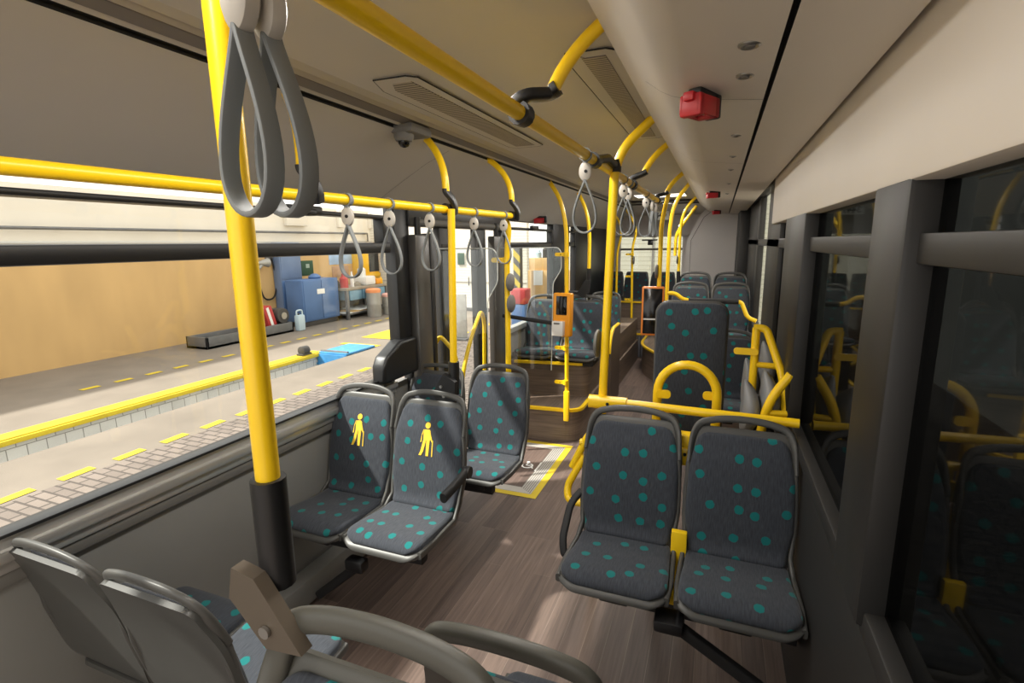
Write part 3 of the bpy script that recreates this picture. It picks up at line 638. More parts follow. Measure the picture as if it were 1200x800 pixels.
def folded_seat(x, y, z, label, dz):
    r = empty('folding_seat', (x, y, z)); tag(r, label, 'folding seat', 'folded seats on the wall')
    def blob(w, d, h, cx, cy, cz):
        m = MB(); n, k = 10, 16; vs = []; fs = []
        for i in range(n + 1):
            t = i / n; hh = -h / 2 + h * t; s = (math.sin(PI * (.02 + .96 * t))) ** .6 * (1.08 - .3 * t)
            for j in range(k):
                a = 2 * PI * j / k; ca, sa = math.cos(a), math.sin(a)
                vs.append((cx + w / 2 * s * math.copysign(abs(ca) ** .8, ca) + .03 * (1 - (2 * t - 1) ** 2), cy + d / 2 * s * math.copysign(abs(sa) ** .6, sa), cz + hh))
        for i in range(n):
            for j in range(k): fs.append([i * k + j, i * k + (j + 1) % k, (i + 1) * k + (j + 1) % k, (i + 1) * k + j])
        fs += [list(range(k))[::-1], [n * k + j for j in range(k)]]
        return m.add(vs, fs)
    blob(.095, .32, .27, -.045, 0, 0).build('seat', M['foldgrey'], r); blob(.095, .32, .27, .04, .02, dz).build('backrest', M['foldgrey'], r)
    m = MB(); m.box(-.02, .10, -.12, .12, -.34, -.10, .01); m.build('mount', M['greypad'], r)
folded_seat(.205, 2.76, 1.025, 'folded grey wall seat, upright, nearer of the two behind the yellow frame', .05)
folded_seat(.225, 3.2, 1.045, 'folded grey wall seat, upright, further of the two behind the yellow frame', .10)

# ------------------------------------------------------------------ straps
def make_strap():
    r = empty('strap_handle')
    m = MB(); m.tube([(.023 * math.cos(a), 0, .023 * math.sin(a)) for a in [2 * PI * k / 18 for k in range(18)]], sec=rrect(.005, .024, .002, 2), closed=True, ref=None); 
    m.box(-.009, .009, -.010, .010, -.046, -.022, .003); m.build('collar', M['strap'], r)
    m = MB(); m.lathe([(.0, -.014), (.022, -.0135), (.030, -.008), (.031, 0), (.030, .008), (.022, .0135), (.0, .014)], (0, 0, -.062), 'y', 22)
    for i, p in enumerate(m.v): m.v[i] = (p[0] * .78, p[1], -.062 + (p[2] + .062) * 1.18)
    d = m.build('disc', M['disc'], r)
    m = MB(); m.lathe([(.0, -.002), (.0065, -.002), (.0065, .002), (.0, .002)], (0.004, -.0145, -.062), 'y', 12); m.build('keyhole', M['groove'], d)
    pts = []
    for k in range(41):
        t = k / 40 * 2 * PI; s = (1 - math.cos(t)) / 2      # teardrop
        pts.append((.060 * math.sin(t) * (s ** .62), 0, -.088 - .205 * s ** .9))
    m = MB(); m.tube(pts[:-1], sec=rrect(.0075, .024, .003, 2), closed=True, ref=None); m.build('loop', M['strap'], r)
    return r
strap0 = make_strap()
def strap(p, rz, label, group, s=1., sw=0., first=[True]):
    o = strap0 if first[0] else copy_tree(strap0); first[0] = False
    o.location = p; o.rotation_euler = (0, sw, rz); o.scale = (s, s, s); tag(o, label, 'strap', group); return o
NW = ['nearest the big side window handle', 'at the rear edge of the big side window', 'over the first door leaf', 'over the middle of the doorway', 'at the rear end of the window rail']
for i, y in enumerate((1.65, 1.90, 2.20, 2.63, 3.0)): strap(RL(y), [.1, .25, .15, .1, .1][i], 'grey strap on the window rail ' + NW[i], 'straps on the window rail', 1., 0)
strap((RX, .505, RZ), -.22, 'large grey strap loop closest to the camera, aisle side of two', 'straps on the ceiling rail', 1.0, -.05)
strap((RX, .472, RZ), -.18, 'large grey strap loop closest to the camera, window side of two', 'straps on the ceiling rail', 1.0, .06)
AW = ['just before the thick pole', 'just past the thick pole, first of a close pair', 'just past the thick pole, second of a close pair', 'further back, before the rear number sign', 'second from the end of the rail', 'at the very end of the rail']
for i, y in enumerate((2.04, 2.90, 3.08, 3.82, 4.22, 4.46)): strap((RX, y, RZ), [.1, .2, -.3, .1, 1.35, 1.55][i], 'grey strap on the ceiling rail ' + AW[i], 'straps on the ceiling rail', 1., 0)

# ------------------------------------------------------------------ seats
def prof_curve(pts, n):
    """Catmull-Rom through (y,z) points -> n+1 samples with arc length"""
    P = [V((0, y, z)) for y, z in pts]; P = [P[0] * 2 - P[1]] + P + [P[-1] * 2 - P[-2]]; dense = []
    for i in range(1, len(P) - 2):
        for k in range(24):
            t = k / 24; a, b, c_, d = P[i - 1:i + 3]
            dense.append(.5 * (2 * b + (c_ - a) * t + (2 * a - 5 * b + 4 * c_ - d) * t * t + (-a + 3 * b - 3 * c_ + d) * t ** 3))
    dense.append(P[-2]); L = [0]
    for i in range(1, len(dense)): L.append(L[-1] + (dense[i] - dense[i - 1]).length)
    out = []; j = 0
    for k in range(n + 1):
        s = L[-1] * k / n
        while j < len(L) - 2 and L[j + 1] < s: j += 1
        t = (s - L[j]) / max(1e-9, L[j + 1] - L[j]); out.append((dense[j].lerp(dense[j + 1], min(1, max(0, t))), s))
    return out
class Sheet:
    def __init__(s, pts, width, n=26, m=18, th=.03, bulge=.0, r0=.05, r1=.05, dish=0., edge=.010):
        """width: list of (fraction, half width); r0/r1 corner radii at start/end"""
        s.c = prof_curve(pts, n); s.n, s.m, s.th, s.bulge, s.dish, s.edge = n, m, th, bulge, dish, edge; s.len = s.c[-1][1]; s.width = width; s.r0, s.r1 = r0, r1
    def half(s, a):
        f = a / s.len; w = s.width[-1][1]
        for (f0, w0), (f1, w1) in zip(s.width, s.width[1:]):
            if f0 <= f <= f1: t = (f - f0) / (f1 - f0); t = t * t * (3 - 2 * t); w = w0 + (w1 - w0) * t; break
        for d, r in ((a, s.r0), (s.len - a, s.r1)):
            if r and d < r: w -= r - math.sqrt(max(0, r * r - (r - d) ** 2))
        return w
    def frame(s, a):
        k = a / s.len * s.n; i = min(s.n - 1, int(k)); t = k - i; p = s.c[i][0].lerp(s.c[i + 1][0], t)
        tg = (s.c[min(s.n, i + 1)][0] - s.c[max(0, i if t > .01 else i - 1)][0]).normalized(); return p, tg, V((0, -tg.z, tg.y)) if True else None
    def point(s, x, a, lift=0.):
        p, tg, nn = s.frame(a); w = max(1e-4, s.half(a)); u = min(1, abs(x) / w); q = min(1, a / s.len * 2, (1 - a / s.len) * 2 + 1e-6)
        h = s.bulge * (1 - u ** 3) * min(1, q * 2.2) + s.dish * u * u + lift
        return V((x, 0, 0)) + p + nn * h
    def mesh(s):
        m = MB(); A = [s.len * (.5 - .5 * math.cos(PI * i / s.n)) if (s.r0 or s.r1) else s.len * i / s.n for i in range(s.n + 1)]
        top = []; bot = []; uvv = []
        for a in A:
            w = max(.004, s.half(a))
            for j in range(s.m + 1):
                t = -math.cos(PI * j / s.m); x = w * t
                rim = max(0, 1 - (w - abs(x)) / .012, 1 - a / .012, 1 - (s.len - a) / .012)
                top.append(s.point(x, a, -s.edge * rim * rim)); bot.append(s.point(x, a, -s.th)); uvv.append((x, a))
        N = s.m + 1; vs = top + bot; o = len(top); fs = []; uv = []
        for i in range(s.n):
            for j in range(s.m):
                q = [i * N + j, i * N + j + 1, (i + 1) * N + j + 1, (i + 1) * N + j]; fs.append(q); uv.append([uvv[k] for k in q])
                q2 = [o + k for k in q[::-1]]; fs.append(q2); uv.append([uvv[k - o] for k in q2])
        ring = list(range(0, N)) + [i * N + s.m for i in range(1, s.n + 1)] + [s.n * N + j for j in range(s.m - 1, -1, -1)] + [i * N for i in range(s.n - 1, 0, -1)]
        for a, b in zip(ring, ring[1:] + ring[:1]): fs.append([a, o + a, o + b, b]); uv.append([uvv[a]] * 2 + [uvv[b]] * 2)
        return m.add(vs, fs, uv)
# local frame: origin on the floor under the cushion's rear edge; the sitter faces -Y
UP = .05
lift = lambda c, u=UP: [(y, z + u) for y, z in c]
CUSH = lift([(-.40, .455), (-.385, .482), (-.335, .497), (-.22, .487), (-.10, .472), (-.005, .478)])
BACK = [(-.035, .535), (.0, .57), (.022, .66), (.043, .77), (.075, .90), (.122, 1.025)]
cush = Sheet(CUSH, [(0, .200), (.25, .212), (1, .200)], th=.03, bulge=.006, r0=.075, r1=.03)
back = Sheet(BACK, [(0, .188), (.30, .214), (.66, .210), (1, .180)], th=.028, bulge=.010, r0=.025, r1=.048, dish=-.012 * 0)
CSH = lift([(-.412, .43), (-.393, .455), (-.335, .472), (-.22, .462), (-.10, .448), (.02, .455)])
BSH = [(-.01, .51), (.026, .57), (.047, .66), (.067, .77), (.098, .90), (.138, 1.015), (.15, 1.045)]
csh = Sheet(CSH, [(0, .212), (.25, .224), (1, .212)], th=.022, r0=.08, r1=.03, edge=.004)
bsh = Sheet(BSH, [(0, .200), (.30, .226), (.66, .224), (1, .195)], th=.02, r0=.02, r1=.03, edge=.004)
ME = {}
def seat_meshes():
    ME['seat_shell'] = None
def emblem_mesh(off=0.0):
    """standing figure with a walking stick, laid on the backrest surface"""
    m = MB(); a0 = back.len * .66
    def poly(pts):
        vs = [back.point(x, a0 + z, .0025) for x, z in pts]; m.add(vs, [list(range(len(vs)))])
    poly([(.016 * math.cos(2 * PI * k / 16) + .004, .073 + .016 * math.sin(2 * PI * k / 16)) for k in range(16)])                 # head
    poly([(-.012, .052), (.016, .054), (.024, .046), (.026, .0), (-.016, .0), (-.018, .036)])                                        # trunk
    poly([(-.014, .052), (-.026, .020), (-.026, -.012), (-.034, -.016), (-.028, .028), (-.020, .050)])                               # near arm
    poly([(.020, .050), (.032, .018), (.040, -.004), (.035, -.008), (.022, .012)])                                                  # arm on the stick
    poly([(-.016, .0), (.002, .0), (-.012, -.06), (-.024, -.082), (-.040, -.082), (-.030, -.06)])                                    # rear leg
    poly([(.003, .0), (.024, .0), (.020, -.082), (.004, -.082), (.003, -.02)])                                                      # front leg
    poly([(.034, -.002), (.044, .0), (.045, -.082), (.039, -.082), (.038, -.008), (.034, -.008)])                                               # stick
    return m
def handle_mesh(sec=.0135, hi=1.075, dy=0.):
    m = MB()
    path = [(-.210, .087, .89), (-.206, .110, .955), (-.197, .132, 1.015), (-.174, .149 + dy, hi - .018), (-.100, .157 + dy, hi + .003), (0, .16 + dy, hi + .010)]
    path = path + [(-x, y, z) for x, y, z in path[-2::-1]]
    m.tube(fillet(path, .05, 6), sec=[(a * 1.15, b * .72) for a, b in rrect(sec * 2, sec * 2, sec * .8, 4)], ref=(0, 0.2, 1)); return m
def make_seat(shellmat='shell', hsec=.0135, hi=1.075):
    r = empty('bus_seat')
    csh.mesh().build('seat_shell', M[shellmat], r, angle=1.0); bsh.mesh().build('back_shell', M[shellmat], r, angle=1.0)
    cush.mesh().build('cushion', M['fabric'], r, angle=1.0); back.mesh().build('backrest', M['fabric'], r, angle=1.0)
    handle_mesh(hsec, hi).build('grab_handle', M[shellmat], r)
    for s in (-1, 1):
        m = MB(); m.tube([(s * .213, -.375, .505), (s * .22, -.25, .502), (s * .215, -.05, .495), (s * .207, .02, .55), (s * .218, .052, .66), (s * .217, .077, .77), (s * .208, .092, .89)], sec=rrect(.034, .02, .008, 3), ref=(0, -.5, 1)); m.build('side_rail', M[shellmat], r)
    m = MB(); m.box(-.16, .16, -.31, -.02, .44, .488, .012); m.box(-.06, .06, -.30, -.20, .385, .45, .008); m.build('under_bracket', M['black'], r)
    return r
def armrest(r, side):
    m = MB(); s = side
    m.tube(fillet([(s * .222, .065, .72), (s * .245, .02, .722), (s * .25, -.10, .712), (s * .245, -.20, .70)], .05), sec=rrect(.05, .036, .016, 4), ref=(0, .2, 1)); m.build('armrest', M['olive' if False else 'rubber'], r)
    m = MB(); m.lathe([(.0, -.012), (.03, -.012), (.033, .0), (.03, .012), (.0, .012)], (s * .252, .05, .72), 'x', 16); m.build('armrest_hinge', M['black'], r)
SEAT0 = make_seat()
BENCH0 = copy_tree(SEAT0)
for ch in list(BENCH0.children):
    if ch.name.startswith('grab_handle'): bpy.data.objects.remove(ch)
def seat(x, y, label, z=0., rz=0., group=None, src=None, s=1.):
    o = copy_tree(src or SEAT0)
    o.location = (x, y, z); o.rotation_euler = (0, 0, rz); o.scale = (s, s, s); tag(o, label, 'seat', group); return o
# left priority pair
a = seat(-1.776, 2.12, 'dotted grey priority seat by the big window with a yellow walking-stick figure', group='front seats')
a.scale = (.93, 1, 1)
emblem_mesh().build('emblem', M['emblem'], a)['label'] = 'yellow figure with walking stick'
b = seat(-1.352, 2.125, 'dotted grey priority seat on the aisle with yellow figure and one dark armrest', group='front seats')
b.scale = (.95, 1, 1)
emblem_mesh().build('emblem', M['emblem'], b)['label'] = 'yellow figure with walking stick'
armrest(b, 1)
# second row
seat(-1.75, 2.89, 'dotted seat at the window directly behind the priority seats', group='front seats', s=.95)
seat(-1.305, 2.93, 'dotted aisle seat behind the priority pair beside the doorway', group='front seats', s=.97)
# right pair
c = seat(-.325, 2.20, 'dotted grey seat with a side arm loop under the yellow barrier rail', group='front seats')
m = MB(); m.tube(fillet([(-.225, .06, .68), (-.262, .0, .64), (-.268, -.12, .52), (-.250, -.15, .46), (-.225, -.13, .45)], .06), sec=rrect(.034, .024, .010, 3), ref=(1, 0, 0)); m.build('armrest', M['rubber'], c)
seat(.138, 2.20, 'dotted grey seat by the dark wall next to the seat with the arm loop', group='front seats')
# raised mid seats
PZ = .235
seat(-1.73, 5.25, 'raised dotted window seat on the wood-look podium', PZ, group='raised seats', s=.97)
seat(-1.285, 5.25, 'raised dotted aisle seat on the wood-look podium behind the validator', PZ, group='raised seats', s=.97)
seat(-1.72, 6.35, 'dotted window seat one row behind the raised podium seats', PZ + .02, group='raised seats', s=.9)
seat(-1.30, 6.35, 'dotted aisle seat one row behind the raised podium seats', PZ + .02, group='raised seats', s=.9)
# right rows
seat(-.275, 6.0, 'raised seat on the aisle behind the black padded bar', .42, group='rear right seats', s=.9)
seat(.142, 6.0, 'raised seat by the right wall behind the black padded bar', .42, group='rear right seats', s=.9)
seat(-.27, 6.9, 'back row seat beside the grey tower panel, aisle side', .48, group='rear right seats', s=.9)
seat(.145, 6.9, 'back row seat beside the dark rear pillar, wall side', .48, group='rear right seats', s=.9)
seat(.12, 4.65, 'dark low seat seen beside the tall padded backrest', 0, group='rear right seats')
# rear bench
for i, (x, lab) in enumerate(((-1.77, 'rear bench seat at the far window corner'), (-1.335, 'rear bench seat straight ahead under the back window'), (-.885, 'rear bench seat half hidden behind the far yellow poles'))):
    seat(x, 9.25, lab, .34, group='rear bench seats', src=BENCH0, s=.95)
def drop(o):
    for ch in list(o.children): drop(ch)
    bpy.data.objects.remove(o)
# foreground seats
FG = make_seat('olive', .021, 1.125)
FG.scale = (1.15, 1, 1); FG.location = (-.512, .49, .052); tag(FG, 'closest seat, olive grey frame with wide handle loop at the bottom left', 'seat', 'closest seats')
# backs turned to the camera
g = copy_tree(FG); g.scale = (1, 1, 1); g.location = (-.362, 1.005, -.088); g.rotation_euler = (0, 0, PI); tag(g, 'olive grey seat back with a long hand slot at the bottom centre', 'seat', 'closest seats')
g = copy_tree(FG); g.scale = (1, 1, 1); g.location = (.085, 1.01, -.135); g.rotation_euler = (0, 0, PI); tag(g, 'seat back just showing its pale top edge at the bottom frame', 'seat', 'closest seats')
seat(-1.335, .90, 'rear-facing aisle seat glimpsed through the closest handle loop', 0, PI, group='closest seats', s=.93)
seat(-1.762, .90, 'rear-facing window seat facing the priority pair', 0, PI, group='closest seats', s=.93)

drop(SEAT0); drop(BENCH0)
# seat supports
def support(name, label, beam, brace, bx=None):
    r = wroot(name, beam[0]); tag(r, label, 'seat support')
    m = MB(); m.tube(beam, sec=rrect(.07, .06, .012, 3), ref=(0, 0, 1)); kid(m, 'beam', M['rubber'], r)
    m = MB(); m.tube(brace, sec=rrect(.045, .04, .01, 3), ref=(0, 0, 1)); kid(m, 'brace', M['rubber'], r)
    if bx: m = MB(); m.box(*bx, .012); kid(m, 'end_cap', M['black'], r)
support('seat_support', 'black cantilever beam and slanting leg under the priority pair', [(XL + .02, 1.93, .36), (-1.25, 1.95, .36)], [(-1.50, 1.80, .36), (XL + .12, 1.86, .06)], (-1.56, -1.46, 1.74, 1.80, .34, .40))
support('seat_support', 'black beam and slanting leg under the seats by the dark wall', [(-.30, 2.02, .355), (XR - .01, 2.02, .355)], [(-.08, 1.86, .395), (XR + .005, 1.82, .165)], (-.155, -.045, 1.80, 1.90, .385, .435))
support('seat_support', 'black cantilever beam under the second row by the doorway', [(XL + .02, 2.70, .36), (-1.22, 2.72, .36)], [(-1.5, 2.60, .36), (XL + .12, 2.62, .06)])
for xs, y, z in (((-1.9, -1.1), 5.10, .64), ((-1.9, -1.1), 6.2, .64), ((-.45, .33), 5.85, .41), ((-.45, .33), 6.75, .41)):
    m = MB(); m.box(xs[0], xs[1], y - .2, y + .1, z, z + (.0 + .09 if z > .6 else .42), .01)
    tag(m.build('seat_plinth', M['rubber']), {5.10: 'black base under the first raised seats on the podium', 6.2: 'black base under the second raised seats on the podium', 5.85: 'black base under the seats behind the padded bar', 6.75: 'black base under the back row seats by the tower'}[y], 'seat base')

# ------------------------------------------------------------------ validators
def validator(x, y, z0, z1, w, d, bodym, label, slim):
    r = wroot('ticket_validator', (x, y, z0)); tag(r, label, 'ticket validator')
    mx = Matrix.Translation((x, y, (z0 + z1) / 2)) @ Matrix.Rotation(-.16 if not slim else .1, 4, 'Z') @ Matrix.Rotation(-.05, 4, 'X')
    h = z1 - z0
    m = MB(); m.box(-w / 2, w / 2, -d / 2, d / 2, -h / 2, h / 2, .014, mx, 3); kid(m, 'body', bodym, r)
    if not slim:
        m = MB(); m.box(-w * .30, w * .30, -d / 2 - .004, -d / 2 + .004, h * .0, h * .43, .003, mx); kid(m, 'screen', M['screen'], r)
        m = MB(); m.box(-w * .40, w * .22, -d / 2 - .05, -d / 2 + .01, -h * .48, -h * .14, .008, mx); q = kid(m, 'printer_box', M['white'], r)
        m = MB(); m.box(-w * .27, w * .05, -d / 2 - .0525, -d / 2 - .049, -h * .21, -h * .17, .0, mx); kid(m, 'slot', M['greypad'], r)
    else:
        m = MB(); m.box(-w * .42, w * .42, -d / 2 - .004, -d / 2 + .006, -h * .46, h * .46, .006, mx); kid(m, 'screen', M['screen'], r)
        m = MB(); m.box(-w * .40, w * .30, -d / 2 - .006, -d / 2 - .003, -h * .175, -h * .145, .0, mx); kid(m, 'label_strip', M['white'], r)
validator(-1.245, 4.34, 1.04, 1.42, .17, .07, M['orange'], 'orange ticket validator with dark screen and cream reader on the pole', False)
validator(-.505, 4.53, 1.055, 1.475, .185, .055, M['orangered'], 'flat black screen validator with an orange-red rim beside the padded backrest', True)

# ------------------------------------------------------------------ glass screens
def screen(label, x0, x1, y, z0, z1, notch, bar):
    r = wroot('glass_screen', ((x0 + x1) / 2, y, z0)); tag(r, label, 'glass screen')
    out = [(x0, z0), (x1 - .09, z0), (x1 - .075, notch - .12), (x1, notch), (x1, z1 - .04), (x1 - .03, z1), (x0, z1)]
    m = MB(); m.prism(out, .008, AX((0, y, 0), (1, 0, 0), (0, 0, 1))); kid(m, 'pane', M['plexi'], r)
    m = MB(); m.tube(fillet([(x, y - .004, z) for x, z in out[1:]], .03, 4), .004, 6); kid(m, 'pane_edge', M['plexiedge'], r)
    if bar: m = MB(); m.tube(bar, .018, 10); kid(m, 'grab_bar', M['rubber'], r)
screen('clear screen with rounded edge fixed to the door pole before the doorway', -1.80, -1.35, 3.15, .55, 1.82, 1.60, None)
screen('clear screen with black bar between the doorway and the raised seats', -1.86, -1.285, 4.42, .70, 1.81, 1.62, [(-1.84, 4.40, 1.19), (-1.30, 4.40, 1.135)])

# ------------------------------------------------------------------ floor markings
m = MB()
def flat(mb, pts, z): mb.add([(x, y, z) for x, y in pts], [list(range(len(pts)))])
xo, y0, y1 = -1.155, 3.32, 4.39
flat(m, [(XL, y0), (xo, y0), (xo - .055, y0 + .055), (XL, y0 + .055)], .003); flat(m, [(xo, y0), (xo, y1), (xo - .055, y1 - .055), (xo - .055, y0 + .055)], .003); flat(m, [(xo, y1), (XL, y1), (XL, y1 - .055), (xo - .055, y1 - .055)], .003)
r = wroot('ramp_border', (-1.5, 3.85, .0)); tag(r, 'yellow and ribbed metal border around the ramp plate in the floor', 'floor border')
kid(m, 'yellow_band', M['paint'], r, smooth=False)
m = MB(); a_ = xo - .055; b0, b1 = y0 + .055, y1 - .055; w_ = .105
for i in range(6):
    o0 = w_ * i / 6; o1 = w_ * (i + .62) / 6
    flat(m, [(a_ - o0, b0 + o0 * .8), (a_ - o0, b1 - o0 * .8), (a_ - o1, b1 - o1 * .8), (a_ - o1, b0 + o1 * .8)], .005)
flat(m, [(XL, b0), (a_, b0), (a_ - w_, b0 + w_ * .8), (XL, b0 + w_ * .8)], .004); flat(m, [(XL, b1), (a_, b1), (a_ - w_, b1 - w_ * .8), (XL, b1 - w_ * .8)], .004)
mb_ = MB(); flat(mb_, [(a_, b0), (a_, b1), (a_ - w_, b1 - w_ * .8), (a_ - w_, b0 + w_ * .8)], .0035); kid(mb_, 'strip_base', mat('ramp_base', (.20, .19, .175), .5, .2), r, smooth=False)
kid(m, 'ribbed_strip', mat('ramp_alu', (.52, .50, .46), .45, .2), r, smooth=False)
# wheelchair pictogram
def picto():
    r = wroot('wheelchair_sticker', (-1.40, 3.86, .004)); tag(r, 'small white wheelchair user pictogram on the floor plate', 'sticker')
    m = MB(); mx = AX((-1.40, 3.86, .004), (1, 0, 0), (0, 1, 0))
    fr_ = rrect(.19, .19, .01, 2); inn = rrect(.16, .16, .006, 2); n = len(fr_)
    m.add([mx @ V((x, y, 0)) for x, y in fr_] + [mx @ V((x, y, 0)) for x, y in inn], [[k, (k + 1) % n, n + (k + 1) % n, n + k] for k in range(n) if k % 6 not in (1, 2)])
    ro, ri = .052, .036
    ring = [math.radians(-200 + 270 * k / 20) for k in range(21)]
    m.add([mx @ V((ro * math.cos(a) - .008, ro * math.sin(a) - .015, 0)) for a in ring] + [mx @ V((ri * math.cos(a) - .008, ri * math.sin(a) - .015, 0)) for a in ring], [[k, k + 1, 22 + k, 21 + k] for k in range(20)])
    m.add([mx @ V((.015 * math.cos(2 * PI * k / 12) - .02, .055 + .015 * math.sin(2 * PI * k / 12), 0)) for k in range(12)], [list(range(12))])
    for q in ([(-.026, .04), (-.012, .04), (-.008, -.015), (-.024, -.015)], [(-.016, -.006), (.03, -.006), (.03, -.02), (-.016, -.02)], [(.022, -.012), (.034, -.012), (.058, -.055), (.046, -.06)], [(-.016, .022), (.024, .022), (.024, .012), (-.016, .012)]):
        m.add([mx @ V((x, y, .0004)) for x, y in q], [[0, 1, 2, 3]])
    kid(m, 'pictogram', M['paper'], r, smooth=False)
picto()

# fleet number over the rear window
def text_mesh(txt, size):
    cu = bpy.data.curves.new('t', 'FONT'); cu.body = txt; cu.size = size; cu.align_x = 'CENTER'; cu.align_y = 'CENTER'; cu.extrude = .001; cu.offset = .004
    o = bpy.data.objects.new('t', cu); COL.objects.link(o); bpy.context.view_layer.update()
    me = bpy.data.meshes.new_from_object(o.evaluated_get(bpy.context.evaluated_depsgraph_get())); bpy.data.objects.remove(o); return me
r = wroot('number_sign', (-.98, 8.93, 2.27)); tag(r, 'white number plate reading 3449 on the bulkhead above the rear window', 'sign')
m = MB(); m.box(-1.11, -.79, 8.90, 8.908, 2.195, 2.33, .002); kid(m, 'plate', mat('plate_white', (.92, .92, .90), .5), r)
tm = text_mesh('3449', .118); tm.materials.append(M['black'])
o = bpy.data.objects.new('number', tm); COL.objects.link(o); o.parent = r; o.location = (.03, -.033, -.008); o.rotation_euler = (PI / 2, 0, 0)

# ------------------------------------------------------------------ the workshop outside
G = -.35
m = MB(); m.quad((-5.72, -8, G), (6, -8, G), (6, 22, G), (-5.72, 22, G)); struct(m.build('ground_paving', M['paving']))
m = MB(); m.quad((-6.88, -8, G), (-5.72, -8, G), (-5.72, 22, G), (-6.88, 22, G)); m.quad((-13, -8, G), (-7.62, -8, G), (-7.62, 22, G), (-13, 22, G)); m.quad((-7.62, 9.2, G), (-6.88, 9.2, G), (-6.88, 22, G), (-7.62, 22, G))
struct(m.build('ground', M['ground']))
m = MB()
for y in [1.7 + .505 * k for k in range(24)]: flat(m, [(-5.87, y), (-5.75, y), (-5.77, y + .3), (-5.89, y + .3)], G + .006)
for y in [4.8 + .51 * k for k in range(20)]: flat(m, [(-9.32, y), (-9.2, y), (-9.2, y + .27), (-9.32, y + .27)], G + .006)
flat(m, [(-7.97, 10.1), (-7.05, 10.1), (-7.05, 12.5), (-7.97, 12.6)], G + .007); flat(m, [(-7.9, 9.25), (-6.9, 9.25), (-6.9, 9.42), (-7.9, 9.42)], G + .007)
struct(m.build('ground_markings', M['paint'], smooth=False))
m = MB(); m.quad((-7.62, -8, G), (-7.62, 9.2, G), (-7.62, 9.2, G - 1.4), (-7.62, -8, G - 1.4)); m.quad((-6.88, -8, G), (-6.88, 9.2, G), (-6.88, 9.2, G - 1.4), (-6.88, -8, G - 1.4)); m.quad((-7.62, 9.2, G), (-6.88, 9.2, G), (-6.88, 9.2, G - 1.4), (-7.62, 9.2, G - 1.4)); m.quad((-7.62, -8, G - 1.3), (-6.88, -8, G - 1.3), (-6.88, 9.2, G - 1.3), (-7.62, 9.2, G - 1.3))
struct(m.build('wall_pit', M['tiles'], smooth=False))
m = MB(); m.box(-7.86, -7.60, -8, 8.35, G, G + .035, .006); m.box(-7.60, -7.56, -8, 8.35, G - .04, G + .02, .004); struct(m.build('trim_40', M['paint']))
r = wroot('pit_cover', (-7.3, 8.4, G)); tag(r, 'blue metal cover frame over the end of the inspection pit', 'pit cover')
m = MB(); m.box(-7.60, -6.90, 8.25, 9.2, G + .0, G + .045, .006); kid(m, 'lid', M['pitblue'], r)
m = MB(); m.box(-7.60, -6.90, 8.20, 8.25, G - .55, G + .01, .004); m.box(-7.60, -6.90, 8.16, 8.20, G - .2, G - .17, .004); kid(m, 'front_plate', mat('pit_blue_dark', (.05, .24, .50), .5, noise=.35, nscale=5), r)
m = MB(); m.tube([(-7.6, 8.33, G + .05), (-6.92, 8.33, G + .05)], .03, 8); kid(m, 'roller', M['steelgrey'], r)
r = wroot('cable_reel', (-7.7, 7.95, G + .03)); tag(r, 'small dark roller block on the yellow pit edge', 'roller')
m = MB(); m.lathe([(.07, -.09), (.09, -.08), (.09, .08), (.07, .09)], (-7.7, 7.95, G + .125), 'y', 16); kid(m, 'drum', M['wastedark'], r)
m = MB(); m.box(-7.78, -7.62, 7.82, 8.08, G + .034, G + .07, .006); kid(m, 'foot', M['wastedark'], r)

WX = -11.45
m = MB(); m.box(WX - .2, WX, -6, 19, G, 1.97); struct(m.build('wall_workshop', M['plywood']))
m = MB(); m.box(WX - .25, WX - .02, -6, 19, 1.97, 3.0); struct(m.build('wall_workshop_upper', M['whitewall']))
m = MB(); m.box(WX - .02, WX + .03, -6, 19, 1.93, 1.99, .005); struct(m.build('trim_41', M['alu']))
r = wroot('wall_pipe', (WX + .1, 10, 2.9)); tag(r, 'thin grey pipe running along the white workshop wall', 'pipe')
m = MB(); m.tube([(WX + .1, 4, 2.22), (WX + .1, 15.1, 2.24), (WX + .1, 15.1, 1.97)], .03, 8); kid(m, 'tube', M['steelgrey'], r)
m = MB()
for y in (6, 9, 12, 15): m.tube([(WX - .03, y, 2.225), (WX + .1, y, 2.225)], .02, 6)
kid(m, 'hook', M['steelgrey'], r)
for i, (y0_, y1_) in enumerate(((11.5, 12.3), (13.7, 13.95), (15.3, 15.6))):
    m = MB(); m.box(WX - .02, WX + .10, y0_, y1_, 2.42, 2.95, .01); struct(m.build(f'trim_{42+i}', M['whitewall']))
# door wall at the end of the hall
m = MB(); m.box(-12, -5.6, 15.4, 15.6, G, 5.2); struct(m.build('wall_garage', M['rollwall']))
m = MB(); m.box(-12, -5.55, 15.36, 15.42, G, G + .12, .01); struct(m.build('trim_46', M['steelgrey']))
m = MB(); m.box(-7.55, -7.52, 15.385, 15.40, G, 3.0); m.box(-12, -5.6, 15.385, 15.40, .6, .62); struct(m.build('trim_47', M['alu']))
r = wroot('exit_sign', (-8.0, 15.38, 1.35)); tag(r, 'small dark green safety sign on the pale garage door', 'sign')
m = MB(); m.box(-8.02, -7.78, 15.36, 15.385, 1.18, 1.56, .004); kid(m, 'plate', M['greenposter'], r)
r = wroot('door_bar', (-7.5, 15.36, .8)); tag(r, 'vertical grey pull handle on the pale garage door', 'handle')
m = MB(); m.tube([(-7.40, 15.34, .55), (-7.40, 15.34, .95)], .025, 8); m.tube([(-7.62, 15.34, .5), (-7.62, 15.34, .78)], .02, 8); kid(m, 'bar', M['steelgrey'], r)
